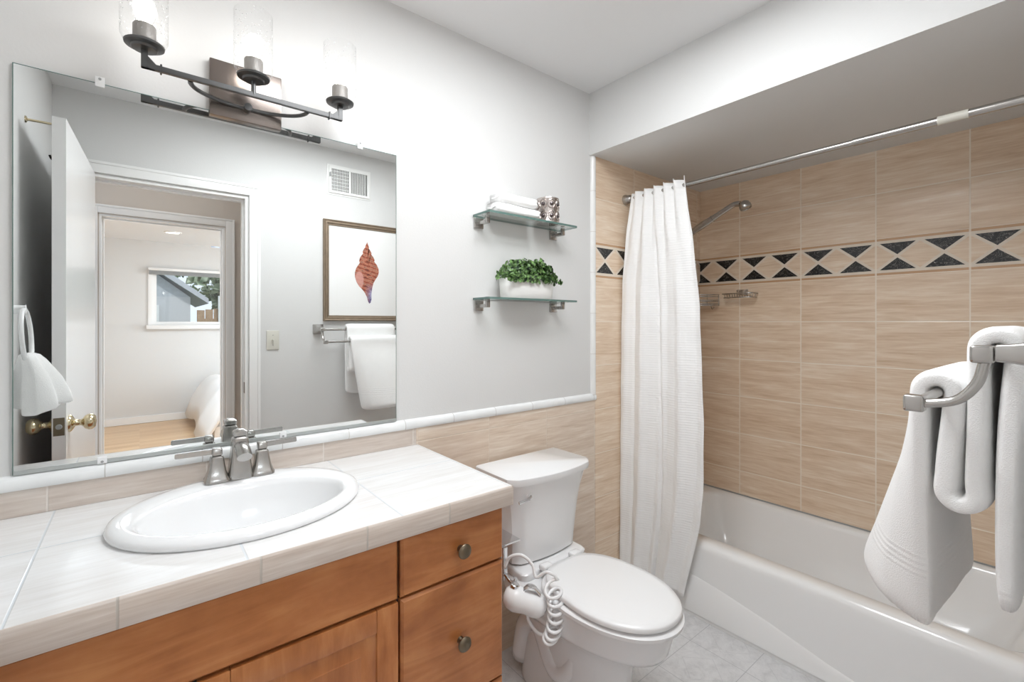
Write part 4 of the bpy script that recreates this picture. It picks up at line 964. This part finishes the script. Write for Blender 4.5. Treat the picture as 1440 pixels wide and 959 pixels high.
bm = NB(); lathe(bm, [(.09, ZC), (.088, ZC-.008), (.07, ZC-.010), (.068, ZC-.004)], (.315, -5.47, 0), 'Z', 32, False); part('trim_ring', bm, M['trim'], cl, 50)
bm = NB(); lathe(bm, [(0, ZC-.006), (.068, ZC-.005), (.068, ZC-.003), (0, ZC-.003)], (.315, -5.47, 0), 'Z', 32, False); part('lens', bm, M['down'], cl, 50)
cf = thing('ceiling_fan', 'ceiling fan with blue-grey blades in the bedroom, only a blade tip seen in the mirror', 'ceiling fan', (1.25, -4.75, ZC))
bm = NB(); lathe(bm, [(0, ZC), (.07, ZC), (.06, ZC-.03), (.015, ZC-.05), (.015, ZC-.14), (.09, ZC-.16), (.10, ZC-.24), (.06, ZC-.27), (0, ZC-.28)], (1.25, -4.75, 0), 'Z', 32, False); part('motor', bm, M['trim'], cf, 50)
for k in range(5):
    a_ = pi+.05+2*pi*k/5; bm = NB(); d_ = Vector((cos(a_), sin(a_), 0)); n_ = Vector((-d_.y, d_.x, 0)); c_ = Vector((1.25, -4.75, ZC-.225))
    L_ = []
    for s_, w in ((.09, .03), (.16, .05), (.45, .065), (.58, .06), (.615, .03)):
        L_.append([c_+d_*s_+n_*w+Vector((0, 0, .010)), c_+d_*s_-n_*w-Vector((0, 0, .010)), c_+d_*s_-n_*w-Vector((0, 0, .018)), c_+d_*s_+n_*w+Vector((0, 0, .002))])
    loft(bm, L_); part('fan_blade', bm, M['fan'], cf, 30)

# ------------------------------------------------------------------ outside the bedroom window
struct(finish('ground', box(NB(), -14, 20, -34, BY-.14, -.3, -.1), M['grass']))
hn = thing('neighbour_house', 'grey neighbouring house with pitched roof beyond the bedroom window', 'house', (-.5, -13, -.1))
part('house_wall', box(NB(), -5.0, .95, -15, -12, -.1, 1.95), M['siding'], hn, None)
bm = NB(); prism(bm, [(-5.2, 2.9), (-.2, 2.9), (1.3, 1.80), (1.3, 1.92), (-.15, 3.02), (-5.2, 3.02)], 'y', -15.3, -11.8); prism(bm, [(-5.0, 1.95), (.95, 1.95), (-.2, 2.88), (-5.0, 2.88)], 'y', -12.05, -12.0)
part('house_roof', bm, M['roofm'], hn, None)
part('house_gable', box(NB(), -2.6, .12, -12.2, -11.9, 2.3, 3.2), M['trim'], hn, None)
part('garage_door', box(NB(), -1.2, .35, -12.02, -11.95, -.1, 1.75), M['trim'], hn, None)
fn = thing('garden_fence', 'weathered wooden garden fence below the trees outside the bedroom window', 'fence', (2.5, -11, -.1))
bm = NB()
for i in range(26): box(bm, 1.0+.16*i, 1.145+.16*i, -11.02, -11.0, -.1, 1.62+.02*(i % 3))
part('boards', bm, M['fence'], fn, None)
for i in range(3):
    part('post', box(NB(), 1.4+1.4*i, 1.5+1.4*i, -10.98, -10.9, -.1, 1.95), M['trim'], fn, None)
part('rail', box(NB(), 1.0, 5.1, -10.98, -10.95, 1.35, 1.43), M['fence'], fn, None)
def tree(x, y, zc_, r_, label, seed):
    random.seed(seed); tr_ = thing('tree', label, 'tree', (x, y, -.1), 'trees outside the bedroom window')
    bm = NB(); tube(bm, catmull([(x, y, -.1), (x+.1, y, 1.2), (x-.1, y+.1, zc_), (x, y, zc_+r_*.6)], 4), .16, 10); part('trunk', bm, M['bark'], tr_, 60)
    bm = NB()
    for i in range(3600):
        v = Vector([random.gauss(0, 1) for _ in range(3)]).normalized()*r_*random.uniform(.55, 1.05)
        v *= 1+.25*sin(3*v.x+seed)*sin(4*v.z); c_ = Vector((x, y, zc_))+Vector((v.x*1.1, v.y, v.z*.85))
        n_ = Vector([random.gauss(0, 1) for _ in range(3)]).normalized(); u_ = n_.orthogonal().normalized(); w_ = n_.cross(u_); s_ = random.uniform(.10, .24)
        bm.faces.new([bm.verts.new(c_+u_*s_), bm.verts.new(c_+w_*s_*.6), bm.verts.new(c_-u_*s_), bm.verts.new(c_-w_*s_*.6)])
    part('crown', bm, M['tree'], tr_, None)
tree(-1.6, -23.0, 4.0, 2.6, 'leafy tree right behind the neighbouring house roof', 3)
tree(3.5, -16.9, 2.9, 1.8, 'broad leafy tree behind the garden fence', 4)
tree(6.9, -21.5, 3.4, 2.7, 'far leafy tree furthest right beyond the garden fence', 5)
